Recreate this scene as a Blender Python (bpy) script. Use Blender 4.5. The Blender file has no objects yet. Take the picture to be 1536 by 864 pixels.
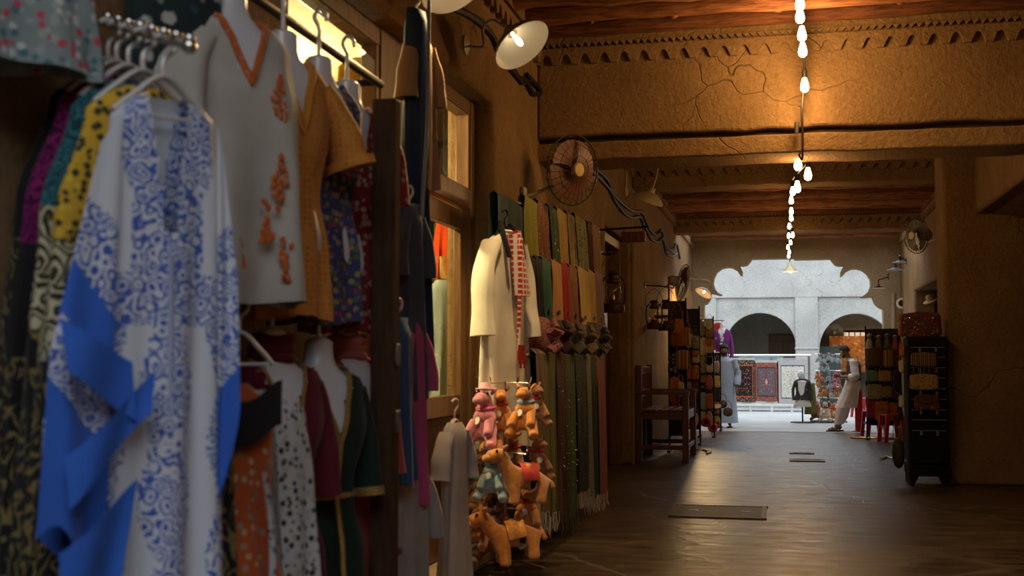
import bpy, bmesh, math, random
from mathutils import Vector, Matrix, Euler
from math import sin, cos, pi, radians, sqrt, atan2
random.seed(7)
SC = bpy.context.scene
COL = SC.collection

# ------------------------------------------------------------------ camera
CAMH, FPX = 1.4, 1800.0
YAW, PITCH = 0.224622, 0.059928
CF = Vector((-sin(YAW) * cos(PITCH), cos(YAW) * cos(PITCH), sin(PITCH)))
CR = Vector((cos(YAW), sin(YAW), 0))
CU = CR.cross(CF)
CAM = Vector((0, 0, CAMH))
cd = bpy.data.cameras.new('camera'); cam = bpy.data.objects.new('camera', cd); COL.objects.link(cam)
cd.sensor_width = 36; cd.lens = FPX / 1536 * 36
cam.matrix_world = Matrix.Translation(CAM) @ Matrix((CR, CU, -CF)).transposed().to_4x4()
cd.clip_start = 0.05; cd.clip_end = 200
cd.dof.use_dof = True; cd.dof.focus_distance = 14.5; cd.dof.aperture_fstop = 2.6
SC.camera = cam

def ray(x, y): return CF + CR * ((x - 768) / FPX) - CU * ((y - 432) / FPX)
def atX(x, y, X): d = ray(x, y); return CAM + d * (X / d.x)
def atY(x, y, Y): d = ray(x, y); return CAM + d * (Y / d.y)
def atZ(x, y, Z=0): d = ray(x, y); return CAM + d * ((Z - CAMH) / d.z)

# ------------------------------------------------------------------ world (daylight over the courtyard and the lane behind) and exposure
w = bpy.data.worlds.new('world'); SC.world = w; w.use_nodes = True
bg = w.node_tree.nodes['Background']
bg.inputs[0].default_value = (0.84, 0.92, 1.0, 1); bg.inputs[1].default_value = 2.15
vs = SC.view_settings
vs.view_transform = 'Standard'; vs.look = 'None'; vs.gamma = 1; vs.use_curve_mapping = False
vs.exposure = 0.48

# ------------------------------------------------------------------ mesh helpers
class MB:
    def __init__(s): s.v = []; s.f = []
    def add(s, vs, fs):
        o = len(s.v); s.v += [tuple(q) for q in vs]; s.f += [[i + o for i in f] for f in fs]; return s
    def box(s, c, d, rot=None):
        hx, hy, hz = d[0] / 2, d[1] / 2, d[2] / 2
        P = [Vector((a * hx, b * hy, e * hz)) for e in (-1, 1) for b in (-1, 1) for a in (-1, 1)]
        if rot is not None: P = [rot @ p for p in P]
        c = Vector(c)
        return s.add([p + c for p in P], [(0, 2, 3, 1), (4, 5, 7, 6), (0, 1, 5, 4), (2, 6, 7, 3), (0, 4, 6, 2), (1, 3, 7, 5)])
    def box2(s, a, b): return s.box([(a[i] + b[i]) / 2 for i in range(3)], [abs(b[i] - a[i]) for i in range(3)])
    def tube(s, pts, r, n=8, cap=True, flat=1.0):
        pts = [Vector(p) for p in pts]; m = len(pts)
        if not hasattr(r, '__len__'): r = [r] * m
        T = []
        for i in range(m):
            t = pts[min(i + 1, m - 1)] - pts[max(i - 1, 0)]
            T.append(t.normalized() if t.length > 1e-9 else Vector((0, 0, 1)))
        a = Vector((0, 0, 1)) if abs(T[0].z) < .9 else Vector((1, 0, 0))
        N = T[0].cross(a).normalized(); V = []
        for i in range(m):
            N = (N - T[i] * N.dot(T[i])); N = N.normalized() if N.length > 1e-6 else T[i].orthogonal().normalized()
            B = T[i].cross(N)
            V += [pts[i] + (N * cos(2 * pi * k / n) + B * (sin(2 * pi * k / n) * flat)) * r[i] for k in range(n)]
        F = [(i * n + k, i * n + (k + 1) % n, (i + 1) * n + (k + 1) % n, (i + 1) * n + k) for i in range(m - 1) for k in range(n)]
        if cap: F += [tuple(range(n - 1, -1, -1)), tuple((m - 1) * n + k for k in range(n))]
        return s.add(V, F)
    def lathe(s, prof, n=16, c=(0, 0, 0), rot=None, cap=False):
        V = []; c = Vector(c)
        for r, z in prof:
            for k in range(n):
                p = Vector((r * cos(2 * pi * k / n), r * sin(2 * pi * k / n), z))
                V.append((rot @ p if rot is not None else p) + c)
        m = len(prof)
        F = [(i * n + k, i * n + (k + 1) % n, (i + 1) * n + (k + 1) % n, (i + 1) * n + k) for i in range(m - 1) for k in range(n)]
        if cap: F += [tuple(range(n - 1, -1, -1)), tuple((m - 1) * n + k for k in range(n))]
        return s.add(V, F)
    def ell(s, c, r, nu=12, nv=8, rot=None):
        if not hasattr(r, '__len__'): r = (r, r, r)
        V = []; c = Vector(c)
        for j in range(nv + 1):
            t = pi * j / nv
            for k in range(nu):
                a = 2 * pi * k / nu
                p = Vector((r[0] * sin(t) * cos(a), r[1] * sin(t) * sin(a), -r[2] * cos(t)))
                V.append((rot @ p if rot is not None else p) + c)
        return s.add(V, [(j * nu + k, j * nu + (k + 1) % nu, (j + 1) * nu + (k + 1) % nu, (j + 1) * nu + k) for j in range(nv) for k in range(nu)])
    def prism(s, poly, y0, y1):          # polygon in x,z, extruded along y
        n = len(poly)
        V = [(x, y0, z) for x, z in poly] + [(x, y1, z) for x, z in poly]
        return s.add(V, [tuple(range(n)), tuple(range(2 * n - 1, n - 1, -1))] + [(i, i + n, (i + 1) % n + n, (i + 1) % n) for i in range(n)])
    def grid(s, f, nu, nv, wrap=False, skip=None):
        V = [f(i / nu, j / nv) for j in range(nv + 1) for i in range(nu if wrap else nu + 1)]
        q = nu if wrap else nu + 1; F = []
        for j in range(nv):
            for i in range(nu):
                ids = (j * q + i, j * q + (i + 1) % q, (j + 1) * q + (i + 1) % q, (j + 1) * q + i)
                if skip:
                    c = sum((Vector(V[t]) for t in ids), Vector()) / 4
                    if skip(c): continue
                F.append(ids)
        return s.add(V, F)
    def xf(s, M):
        s.v = [tuple(M @ Vector(p)) for p in s.v]; return s
    def mesh(s, name, mat=None, smooth=True, sharp=45):
        me = bpy.data.meshes.new(name); me.from_pydata(s.v, [], s.f); me.validate()
        bm = bmesh.new(); bm.from_mesh(me); bmesh.ops.remove_doubles(bm, verts=bm.verts, dist=1e-6)
        bmesh.ops.recalc_face_normals(bm, faces=bm.faces); bm.to_mesh(me); bm.free()
        if mat: me.materials.append(mat)
        if smooth:
            me.polygons.foreach_set('use_smooth', [True] * len(me.polygons)); me.set_sharp_from_angle(angle=radians(sharp))
        return me
    def build(s, name, mat, parent=None, loc=None, rz=None, smooth=True, sharp=45, bevel=0, label=None):
        return link(name, s.mesh(name, mat, smooth, sharp), parent, loc, rz, bevel, label)

def link(name, me, parent=None, loc=None, rz=None, bevel=0, label=None):
    o = bpy.data.objects.new(name, me); COL.objects.link(o)
    if parent is not None: o.parent = parent
    if loc is not None: o.location = loc
    if rz is not None: o.rotation_euler = rz if hasattr(rz, '__len__') else (0, 0, rz)
    if bevel:
        m = o.modifiers.new('bevel', 'BEVEL'); m.width = bevel; m.segments = 2; m.limit_method = 'ANGLE'; m.angle_limit = radians(50)
    if label: o['label'] = label
    return o
def tag(o, label, cat, group=None, kind=None):
    o['label'] = label; o['category'] = cat
    if group: o['group'] = group
    if kind: o['kind'] = kind
    return o
def struct(o, label=None, cat=None):
    o['kind'] = 'structure'
    if label: o['label'] = label
    if cat: o['category'] = cat
    return o
def thing(name, label, cat, loc=(0, 0, 0), rz=0, group=None):
    o = bpy.data.objects.new(name, None); COL.objects.link(o); o.empty_display_size = .05
    o.location = loc; o.rotation_euler = rz if hasattr(rz, '__len__') else (0, 0, rz)
    return tag(o, label, cat, group)
def dup(root, loc, rz=None, label=None, group=None, scale=None, mats=None):
    r = root.copy(); COL.objects.link(r); r.location = loc
    if rz is not None: r.rotation_euler = rz if hasattr(rz, '__len__') else (0, 0, rz)
    if scale: r.scale = (scale,) * 3 if not hasattr(scale, '__len__') else scale
    if label: r['label'] = label
    if group: r['group'] = group
    def rec(src, dst):
        for ch in list(src.children):
            c = ch.copy(); COL.objects.link(c); c.parent = dst; c.matrix_parent_inverse = ch.matrix_parent_inverse.copy()
            if mats:
                for k, m in mats.items():
                    if ch.name.split('.')[0] == k: c.data = ch.data.copy(); c.data.materials[0] = m
            rec(ch, c)
    rec(root, r); return r
def lamp(name, loc, power, color, radius, parent=None, spot=None):
    L = bpy.data.lights.new(name, 'SPOT' if spot else 'POINT'); L.energy = power; L.color = color; L.shadow_soft_size = radius
    if spot: L.spot_size = spot[0]; L.spot_blend = .6
    o = bpy.data.objects.new(name, L); COL.objects.link(o); o.location = loc
    if spot: o.rotation_euler = Vector(spot[1]).to_track_quat('-Z', 'Y').to_euler()
    if parent is not None: o.parent = parent
    return o
def zrot(d):     # rotation that takes +z to direction d
    return Vector((0, 0, 1)).rotation_difference(Vector(d).normalized()).to_matrix()
def bez(pts, n=24):   # Catmull-Rom through pts
    P = [Vector(p) for p in pts]; P = [P[0] * 2 - P[1]] + P + [P[-1] * 2 - P[-2]]; out = []
    m = len(P) - 3
    for i in range(n + 1):
        t = i / n * m; k = min(int(t), m - 1); u = t - k; a, b, c, d = P[k:k + 4]
        out.append(.5 * (2 * b + (c - a) * u + (2 * a - 5 * b + 4 * c - d) * u * u + (3 * b - a - 3 * c + d) * u ** 3))
    return out
def skin(name, J, E, mat, sub=2, branch=.0):   # J: list of (x,y,z,r[,r2]); E: edges; one continuous surface
    me = bpy.data.meshes.new(name); me.from_pydata([j[:3] for j in J], E, [])
    o = bpy.data.objects.new('tmp', me); COL.objects.link(o)
    m = o.modifiers.new('skin', 'SKIN'); m.branch_smoothing = branch; m.use_smooth_shade = True
    for i, j in enumerate(J):
        sv = me.skin_vertices[0].data[i]; sv.radius = (j[3], j[4] if len(j) > 4 else j[3]); sv.use_root = (i == 0)
    s = o.modifiers.new('sub', 'SUBSURF'); s.levels = sub; s.render_levels = sub
    dg = bpy.context.evaluated_depsgraph_get(); dg.update()
    r = bpy.data.meshes.new_from_object(o.evaluated_get(dg)); r.name = name
    bpy.data.objects.remove(o); bpy.data.meshes.remove(me)
    r.materials.clear(); r.materials.append(mat)
    r.polygons.foreach_set('use_smooth', [True] * len(r.polygons))
    return r

# ------------------------------------------------------------------ material helpers
def new_mat(name):
    m = bpy.data.materials.new(name); m.use_nodes = True; nt = m.node_tree
    return m, nt, nt.nodes['Principled BSDF']
def nd(nt, t, inp=None, **pr):
    n = nt.nodes.new(t)
    for k, v in pr.items(): setattr(n, k, v)
    for k, v in (inp or {}).items():
        s = n.inputs[k]
        if isinstance(v, bpy.types.NodeSocket): nt.links.new(v, s)
        else: s.default_value = (tuple(v) + (1,) if hasattr(v, '__len__') and len(v) == 3 and s.type == 'RGBA' else v)
    return n
def coord(nt, scale=(1, 1, 1), kind='Object', rot=(0, 0, 0), warp=0, wscale=3):
    c = nt.nodes.new('ShaderNodeTexCoord').outputs[kind]
    if warp:
        nz = nd(nt, 'ShaderNodeTexNoise', {'Vector': c, 'Scale': wscale, 'Detail': 2})
        a = nd(nt, 'ShaderNodeVectorMath', {0: nz.outputs['Color'], 1: (.5, .5, .5)}, operation='SUBTRACT')
        a = nd(nt, 'ShaderNodeVectorMath', {0: a.outputs[0], 'Scale': warp}, operation='SCALE')
        c = nd(nt, 'ShaderNodeVectorMath', {0: c, 1: a.outputs[0]}, operation='ADD').outputs[0]
    return nd(nt, 'ShaderNodeMapping', {'Vector': c, 'Scale': scale if hasattr(scale, '__len__') else (scale,) * 3, 'Rotation': rot}).outputs[0]
def ramp(nt, fac, stops, interp='LINEAR'):
    r = nd(nt, 'ShaderNodeValToRGB', {'Fac': fac}); e = r.color_ramp; e.interpolation = interp
    while len(e.elements) < len(stops): e.elements.new(.5)
    for el, (p, c) in zip(e.elements, stops):
        el.position = p; el.color = tuple(c) + (1,) if len(c) == 3 else c
    return r.outputs['Color']
def mixc(nt, fac, a, b, mode='MIX'):
    return nd(nt, 'ShaderNodeMix', {0: fac, 6: a, 7: b}, data_type='RGBA', blend_type=mode).outputs[2]
def math_(nt, op, a, b=0.0): return nd(nt, 'ShaderNodeMath', {0: a, 1: b}, operation=op).outputs[0]
def bump(nt, bsdf, h, strength=.3, dist=.01, prev=None):
    i = {'Height': h, 'Strength': strength, 'Distance': dist}
    if prev is not None: i['Normal'] = prev
    b = nd(nt, 'ShaderNodeBump', i); nt.links.new(b.outputs[0], bsdf.inputs['Normal']); return b.outputs[0]
MATS = {}
def plain(name, col, rough=.6, metal=0, var=.12, vscale=6, bmp=0, bscale=60, emit=None, spec=None, sheen=0, coat=0, alpha=None, trans=0):
    if name in MATS: return MATS[name]
    m, nt, b = new_mat(name)
    c = coord(nt, 1)
    if var:
        n = nd(nt, 'ShaderNodeTexNoise', {'Vector': c, 'Scale': vscale, 'Detail': 4}).outputs[0]
        col2 = ramp(nt, n, [(.3, [x * (1 - var) for x in col]), (.7, [min(1, x * (1 + var)) for x in col])])
        nt.links.new(col2, b.inputs['Base Color'])
    else: b.inputs['Base Color'].default_value = tuple(col) + (1,)
    b.inputs['Roughness'].default_value = rough; b.inputs['Metallic'].default_value = metal
    if bmp:
        n2 = nd(nt, 'ShaderNodeTexNoise', {'Vector': c, 'Scale': bscale, 'Detail': 3}).outputs[0]; bump(nt, b, n2, bmp, .01)
    if emit: b.inputs['Emission Color'].default_value = tuple(emit[0]) + (1,); b.inputs['Emission Strength'].default_value = emit[1]
    if spec is not None: b.inputs['Specular IOR Level'].default_value = spec
    if sheen: b.inputs['Sheen Weight'].default_value = sheen
    if coat: b.inputs['Coat Weight'].default_value = coat
    if trans: b.inputs['Transmission Weight'].default_value = trans
    MATS[name] = m; return m
def wood(name, c1, c2, scale=4, axis=2, rough=.55, bmp=.25):
    if name in MATS: return MATS[name]
    m, nt, b = new_mat(name)
    sc = [scale * 6] * 3; sc[axis] = scale * .6
    c = coord(nt, sc, warp=.03)
    n = nd(nt, 'ShaderNodeTexNoise', {'Vector': c, 'Scale': 1.5, 'Detail': 6, 'Roughness': .6}).outputs[0]
    nt.links.new(ramp(nt, n, [(.3, c1), (.7, c2)]), b.inputs['Base Color'])
    b.inputs['Roughness'].default_value = rough; b.inputs['Specular IOR Level'].default_value = .5 if rough < .7 else .15; bump(nt, b, n, bmp, .01); MATS[name] = m; return m
def mud(name, c1, c2, bs=.6, cracks=True, scale=1.0):
    if name in MATS: return MATS[name]
    m, nt, b = new_mat(name); c = coord(nt, scale)
    big = nd(nt, 'ShaderNodeTexNoise', {'Vector': c, 'Scale': 1.3, 'Detail': 5, 'Roughness': .6}).outputs[0]
    col = ramp(nt, big, [(.3, c1), (.7, c2)])
    med = nd(nt, 'ShaderNodeTexNoise', {'Vector': c, 'Scale': 22, 'Detail': 6, 'Roughness': .7}).outputs[0]
    col = mixc(nt, .55, col, ramp(nt, med, [(.25, [.45] * 3), (.75, [1.25] * 3)]), 'MULTIPLY')
    straw = nd(nt, 'ShaderNodeTexVoronoi', {'Vector': coord(nt, (9 * scale, 9 * scale, 9 * scale)), 'Scale': 1.6}).outputs['Distance']
    col = mixc(nt, ramp(nt, straw, [(.03, (.8,) * 3), (.07, (0, 0, 0))]), col, [min(1, x * 2.0) for x in c2])
    h = math_(nt, 'ADD', math_(nt, 'MULTIPLY', med, 1.0), math_(nt, 'MULTIPLY', big, .8))
    if cracks:
        v = nd(nt, 'ShaderNodeTexVoronoi', {'Vector': coord(nt, scale, warp=.5, wscale=2.5), 'Scale': .8}, feature='DISTANCE_TO_EDGE').outputs['Distance']
        gate = nd(nt, 'ShaderNodeTexNoise', {'Vector': c, 'Scale': .7, 'Detail': 1}).outputs[0]
        g = ramp(nt, gate, [(.47, (0, 0, 0)), (.56, (1, 1, 1))])
        line = math_(nt, 'MULTIPLY', ramp(nt, v, [(0, (1, 1, 1)), (.006, (0, 0, 0))]), g)
        col = mixc(nt, math_(nt, 'MULTIPLY', line, .7), col, [x * .4 for x in c1]); h = math_(nt, 'SUBTRACT', h, math_(nt, 'MULTIPLY', line, .6))
    nt.links.new(col, b.inputs['Base Color']); b.inputs['Roughness'].default_value = .92; b.inputs['Specular IOR Level'].default_value = .15
    bump(nt, b, h, bs, .09); MATS[name] = m; return m
def glass(name, tint=(.9, .95, .95), rough=.02, alpha=.2):
    if name in MATS: return MATS[name]
    m, nt, b = new_mat(name); out = nt.nodes['Material Output']
    t = nd(nt, 'ShaderNodeBsdfTransparent', {'Color': tint}); g = nd(nt, 'ShaderNodeBsdfGlossy', {'Color': (1, 1, 1), 'Roughness': rough})
    fc = nd(nt, 'ShaderNodeLayerWeight', {'Blend': .5}).outputs['Facing']
    f = math_(nt, 'ADD', math_(nt, 'MULTIPLY', math_(nt, 'POWER', fc, 5.0), .9), .03)
    x = nd(nt, 'ShaderNodeMixShader', {0: math_(nt, 'ADD', f, alpha * .03), 1: t.outputs[0], 2: g.outputs[0]})
    nt.links.new(x.outputs[0], out.inputs['Surface']); MATS[name] = m; return m

# ================================================================== the setting
XL, XR, XRF = -2.06, 2.1, 2.45
YB1, YB2, YB3, YA, YF = 10.0, 16.5, 22.8, 27.5, 36.0
ZC = 4.34
M_MUD = mud('mud_plaster', (.24, .142, .065), (.365, .225, .105))
M_MUD2 = mud('arch_plaster', (.30, .22, .125), (.42, .31, .18), bs=.25)
M_BEAMW = wood('palm_log', (.10, .035, .016), (.42, .17, .075), 5, 0, .8, 1.0)
M_MAT = plain('dark_mat', (.05, .03, .018), .9)
M_DKWOOD = wood('dark_wood', (.04, .02, .011), (.095, .045, .023), 4, 2, .75)
M_DOORWOOD = wood('door_wood', (.10, .045, .02), (.23, .11, .045), 4, 2, .4)
M_BLACK = plain('black_iron', (.012, .011, .01), .5, .6)
M_CABLE = plain('cable_black', (.01, .009, .008), .6, var=0)
M_CHROME = plain('chrome', (.62, .6, .57), .2, 1, var=.05)
M_BRASS = plain('brass', (.55, .36, .12), .3, 1, var=.05)
M_GLASS = glass('pane_glass')

# floor: worn polished concrete
def floor_mat():
    m, nt, b = new_mat('worn_concrete')
    c = coord(nt, 1)
    n1 = nd(nt, 'ShaderNodeTexNoise', {'Vector': c, 'Scale': .9, 'Detail': 6, 'Roughness': .6, 'Distortion': .6}).outputs[0]
    n2 = nd(nt, 'ShaderNodeTexNoise', {'Vector': coord(nt, (1.2, 3.4, 1)), 'Scale': 2.2, 'Detail': 7, 'Roughness': .7, 'Distortion': .8}).outputs[0]
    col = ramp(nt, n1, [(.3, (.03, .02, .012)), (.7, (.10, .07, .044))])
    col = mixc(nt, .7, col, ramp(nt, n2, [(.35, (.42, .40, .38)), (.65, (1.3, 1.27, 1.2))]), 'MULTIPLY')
    v = nd(nt, 'ShaderNodeTexVoronoi', {'Vector': coord(nt, 1, warp=.6, wscale=1.5), 'Scale': .42}, feature='DISTANCE_TO_EDGE').outputs['Distance']
    line = ramp(nt, v, [(0, (1, 1, 1)), (.012, (0, 0, 0))])
    col = mixc(nt, line, col, (.11, .09, .07))
    nt.links.new(col, b.inputs['Base Color'])
    nt.links.new(ramp(nt, n2, [(.3, (.24,) * 3), (.7, (.5,) * 3)]), b.inputs['Roughness'])
    b.inputs['Specular IOR Level'].default_value = .5
    h = math_(nt, 'ADD', math_(nt, 'MULTIPLY', n2, .7), math_(nt, 'MULTIPLY', line, .3)); bump(nt, b, h, .3, .03)
    return m
def court_mat():
    m, nt, b = new_mat('courtyard_concrete'); c = coord(nt, 1)
    n1 = nd(nt, 'ShaderNodeTexNoise', {'Vector': c, 'Scale': 1.2, 'Detail': 7, 'Roughness': .65}).outputs[0]
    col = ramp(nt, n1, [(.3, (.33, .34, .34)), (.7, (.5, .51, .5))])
    nt.links.new(col, b.inputs['Base Color']); b.inputs['Roughness'].default_value = .75; bump(nt, b, n1, .3, .03); return m
M_FLOOR = floor_mat(); M_COURT = court_mat()
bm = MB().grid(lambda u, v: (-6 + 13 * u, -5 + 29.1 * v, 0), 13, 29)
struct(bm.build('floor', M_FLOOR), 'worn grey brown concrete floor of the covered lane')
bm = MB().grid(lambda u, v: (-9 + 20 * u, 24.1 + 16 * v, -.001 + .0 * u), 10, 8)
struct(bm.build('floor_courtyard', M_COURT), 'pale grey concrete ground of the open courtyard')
struct(MB().box((.2, 24.1, .004), (4.4, .09, .012)).build('trim_threshold', plain('threshold_stone', (.62, .62, .6), .7), bevel=.004), 'pale strip where lane floor meets courtyard')

def wall_grid(yb, zb, holes, x0, x1):        # solid slab between x0 and x1 with rectangular holes, one clean skin
    M = MB(); ny, nz = len(yb) - 1, len(zb) - 1
    def solid(i, j):
        if i < 0 or j < 0 or i >= ny or j >= nz: return False
        y, z = (yb[i] + yb[i + 1]) / 2, (zb[j] + zb[j + 1]) / 2
        return not any(a < y < b and c < z < d for a, b, c, d in holes)
    for i in range(ny):
        for j in range(nz):
            if not solid(i, j): continue
            y0, y1, z0, z1 = yb[i], yb[i + 1], zb[j], zb[j + 1]
            for x in (x0, x1): M.add([(x, y0, z0), (x, y1, z0), (x, y1, z1), (x, y0, z1)], [(0, 1, 2, 3)])
            if not solid(i - 1, j): M.add([(x0, y0, z0), (x1, y0, z0), (x1, y0, z1), (x0, y0, z1)], [(0, 1, 2, 3)])
            if not solid(i + 1, j): M.add([(x0, y1, z0), (x1, y1, z0), (x1, y1, z1), (x0, y1, z1)], [(0, 1, 2, 3)])
            if not solid(i, j - 1): M.add([(x0, y0, z0), (x1, y0, z0), (x1, y1, z0), (x0, y1, z0)], [(0, 1, 2, 3)])
            if not solid(i, j + 1): M.add([(x0, y0, z1), (x1, y0, z1), (x1, y1, z1), (x0, y1, z1)], [(0, 1, 2, 3)])
    return M
SHOP = (4.75, 8.43, 0, 3.28); DOOR2 = (13.95, 16.2, 0, 3.0)
w_ = wall_grid([-5, 2, SHOP[0], 6.6, SHOP[1], 11, DOOR2[0], DOOR2[1], 20, 24, 28.2], [0, 1.5, DOOR2[3], SHOP[3], ZC + .3], [SHOP, DOOR2], XL - .36, XL)
struct(w_.build('wall_left', M_MUD, bevel=.035, smooth=True), 'ochre mud plastered wall hung with clothes and scarves')

# right side: pillar, header over the side alley, wall behind the pillar
struct(wall_grid([14.36, 15.1], [0, ZC + .3], [], 1.76, 6.5).build('wall_pillar', M_MUD, bevel=.04), 'plain shadowed mud pillar wall beside the black display case')
struct(wall_grid([-5, 5, 14.4], [0, 3.05, ZC + .3], [(5, 14.4, 0, 3.05)], XR, XR + .5).build('wall_right', M_MUD, bevel=.04), 'mud wall and header above the dark side alley')
bm = MB().add([(XR + .1, 5, 3.06), (6.5, 5, 2.55), (6.5, 14.4, 2.55), (XR + .1, 14.4, 3.06)], [(0, 1, 2, 3)])
bm.add([(XR + .1, 5, 3.3), (6.5, 5, 3.3), (6.5, 14.4, 3.3), (XR + .1, 14.4, 3.3)], [(0, 1, 2, 3)])
struct(bm.build('ceiling_alley', M_MUD), 'dark sloping ceiling of the side alley')
struct(MB().box((6.6, 9.7, 1.7), (.2, 10, 3.4)).build('wall_alley', M_MUD)); struct(MB().box((4.6, 4.9, 1.7), (4.2, .2, 3.4)).build('wall_alley_side', M_MUD))
struct(wall_grid([15.1, 16.4, 24.6, 28.2], [0, 2.75, ZC + .3], [(16.4, 24.6, 0, 2.75)], XRF, XRF + .4).build('wall_right_far', M_MUD, bevel=.04), 'mud wall with stall opening behind the pillar')
struct(MB().box((5.2, 21.5, 1.8), (.2, 13, 3.6)).build('wall_stall_back', M_MUD2), 'back wall of the souvenir stall recess')
struct(MB().box((3.9, 27.2, 1.8), (2.6, .3, 3.6)).build('wall_stall_end', M_MUD2), 'end wall of the souvenir stall recess')
struct(MB().box((3.9, 21.2, 3.5), (2.5, 12.2, .2)).build('ceiling_stall', M_MUD2))

struct(MB().box((.2, -4.6, 2.4), (6, .3, 4.8)).build('wall_sky_blocker', M_MUD), 'unseen mud wall added behind the viewer to block sky light')  # added out of view so sky light from behind stays off distant surfaces
GAP = (23.36, 26.1)    # unseen roof opening added before the arch to daylight the floor and leaning man
# roof: deck, reed mat, palm logs
ceil = struct(MB().box2((-2.5, 1.0, ZC + .04), (2.9, GAP[0], ZC + .14)).box2((-2.5, GAP[1], ZC + .04), (2.9, 28.5, ZC + .14)).build('ceiling', M_MAT), 'dark reed mat ceiling carried by palm logs')
mat_ = MB()
for k in range(130):
    x = -2.1 + k * .036
    z_ = ZC + .02 + random.uniform(-.006, .006); mat_.box2((x - .011, 1.1, z_ - .01), (x + .011, GAP[0], z_ + .01)).box2((x - .011, GAP[1], z_ - .01), (x + .011, 27.8, z_ + .01))
o = mat_.build('reed_mat', plain('reed', (.10, .06, .03), .85), ceil); o['kind'] = 'stuff'
def log_mesh(mt):
    L = 4.7; n = 16; pts = []; rr = []
    for i in range(n + 1):
        pts.append((-L / 2 + L * i / n, random.uniform(-.018, .018), random.uniform(-.014, .014))); rr.append(.08 * random.uniform(.84, 1.16))
    M = MB().tube(pts, rr, 10)
    for k in range(5):
        x = random.uniform(-2, 2); M.ell((x, -.05, -.045), (.05, .03, .028), 6, 4)
    return M.mesh('log', mt)
LOGS = [log_mesh(m_) for m_ in (M_BEAMW, wood('palm_log_pale', (.2, .08, .035), (.5, .23, .1), 5, 0, .8, 1.0), M_BEAMW, wood('palm_log_dark', (.05, .02, .012), (.22, .08, .035), 5, 0, .8, 1.0), M_BEAMW)]
y = 1.3; ys = []
while y < 27.3:
    if not any(b - .1 < y < b + .62 for b in (YB1, YB2, YB3)) and not GAP[0] < y < GAP[1]: ys.append(y)
    y += random.uniform(.42, .54)
for i, y in enumerate(ys):
    link('log', LOGS[i % 5], ceil, (.2 + random.uniform(-.05, .05), y, ZC - .12 - .05 * random.random()), (random.uniform(-3, 3), 0, random.uniform(-.008, .008)))

# cornice with sawtooth band and scallops; local x = length, faces -y, hangs below z=0
def cornice(L, period=.165, dp=.05):
    M = MB(); n = max(1, round(L / period)); p = L / n
    M.box((L / 2, -dp / 2, -.09), (L, dp, .18)); M.box((L / 2, -dp / 2 - .01, -.008), (L, dp + .03, .03))
    poly = [(0, -.185)]; low = [(0, -.36)]
    for i in range(n):
        x = i * p
        low += [(x + p * .16, -.36), (x + p * .22, -.335), (x + p * .30, -.305), (x + p * .38, -.283), (x + p * .5, -.274), (x + p * .62, -.283), (x + p * .70, -.305), (x + p * .78, -.335), (x + p * .84, -.36)]
    low.append((L, -.36))
    M.prism([(L, -.222), (0, -.222)] + low, -dp, .01)
    M.box((L / 2, .0, -.205), (L, .02, .05))
    q = max(1, round(L / .06)); t = L / q
    for i in range(q): M.prism([(i * t, -.18), ((i + 1) * t, -.18), (i * t + t * .5, -.212)], -dp - .01, .005)
    return M
zc = ZC - .06
def beam(y, zlow, x0=XL + .002, x1=XR, th=.5, lab='', nm='beam'):
    b = MB(); nseg = 24
    V = []; 
    for i in range(nseg + 1):
        x = x0 + (x1 - x0) * i / nseg; dz = random.uniform(-.012, .012)
        V += [(x, y, zlow + dz), (x, y, ZC + .3), (x, y + th, ZC + .3), (x, y + th, zlow + dz)]
    F = [(4 * i + k, 4 * i + (k + 1) % 4, 4 * i + 4 + (k + 1) % 4, 4 * i + 4 + k) for i in range(nseg) for k in range(4)] + [(0, 1, 2, 3), (4 * nseg + 3, 4 * nseg + 2, 4 * nseg + 1, 4 * nseg)]
    o = struct(b.add(V, F).build(nm, M_MUD, bevel=.02), lab)
    cornice(x1 - x0, dp=.04 if y < 12 else .09).build('cornice', M_MUD, o, (x0, y - .002, zc + .0), smooth=False)
    return o
b1 = beam(YB1, 3.30, x1=XR + .5, lab='deep mud beam with carved cornice under the nearest string bulbs', nm='trim_1')
# rough timber lintel under the deep beam
lt = MB(); V = []; ns = 30
for i in range(ns + 1):
    x = XL - .1 + 4.75 * i / ns; a, b_ = [random.uniform(-.007, .007) for _ in 'ab']
    V += [(x, YB1 + .04 + b_, 3.10 + a), (x, YB1 + .03 + b_, 3.255 + a), (x, YB1 + .53, 3.255 + a), (x, YB1 + .53, 3.09 + a)]
lt.add(V, [(4 * i + k, 4 * i + (k + 1) % 4, 4 * i + 4 + (k + 1) % 4, 4 * i + 4 + k) for i in range(ns) for k in range(4)])
struct(lt.build('trim_lintel', M_MUD, bevel=.015), 'rough plastered lintel below the deep mud beam')
struct(MB().box((.2, YB1 + .3, 3.28), (4.8, .44, .06)).build('trim_gap_shade', M_MAT), 'dark strip standing in for shade between the deep beam and its lintel')  # solid strip, its dark colour stands for the shade in the gap
beam(YB2, 3.78, x1=XRF, lab='carved cornice beam in the middle of the lane', nm='trim_2')
beam(YB3, 3.80, x1=XRF, lab='carved cornice beam nearest the lobed arch', nm='trim_3')
for k, (y0, y1) in enumerate(((2.2, YB1), (YB1 + .5, YB2), (YB2 + .5, YB3), (YB3 + .5, YA))):
    struct(cornice(y1 - y0).build('trim_left_%d' % (k + 1), M_MUD, None, (XL, y0, zc), pi / 2, smooth=False), 'carved scalloped cornice along the left wall, bay %s' % ['nearest', 'second', 'third', 'farthest'][k])
struct(cornice(4.3).build('trim_right_1', M_MUD, None, (XR, 14.36, zc), -pi / 2, smooth=False), 'carved cornice on the right header')
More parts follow.
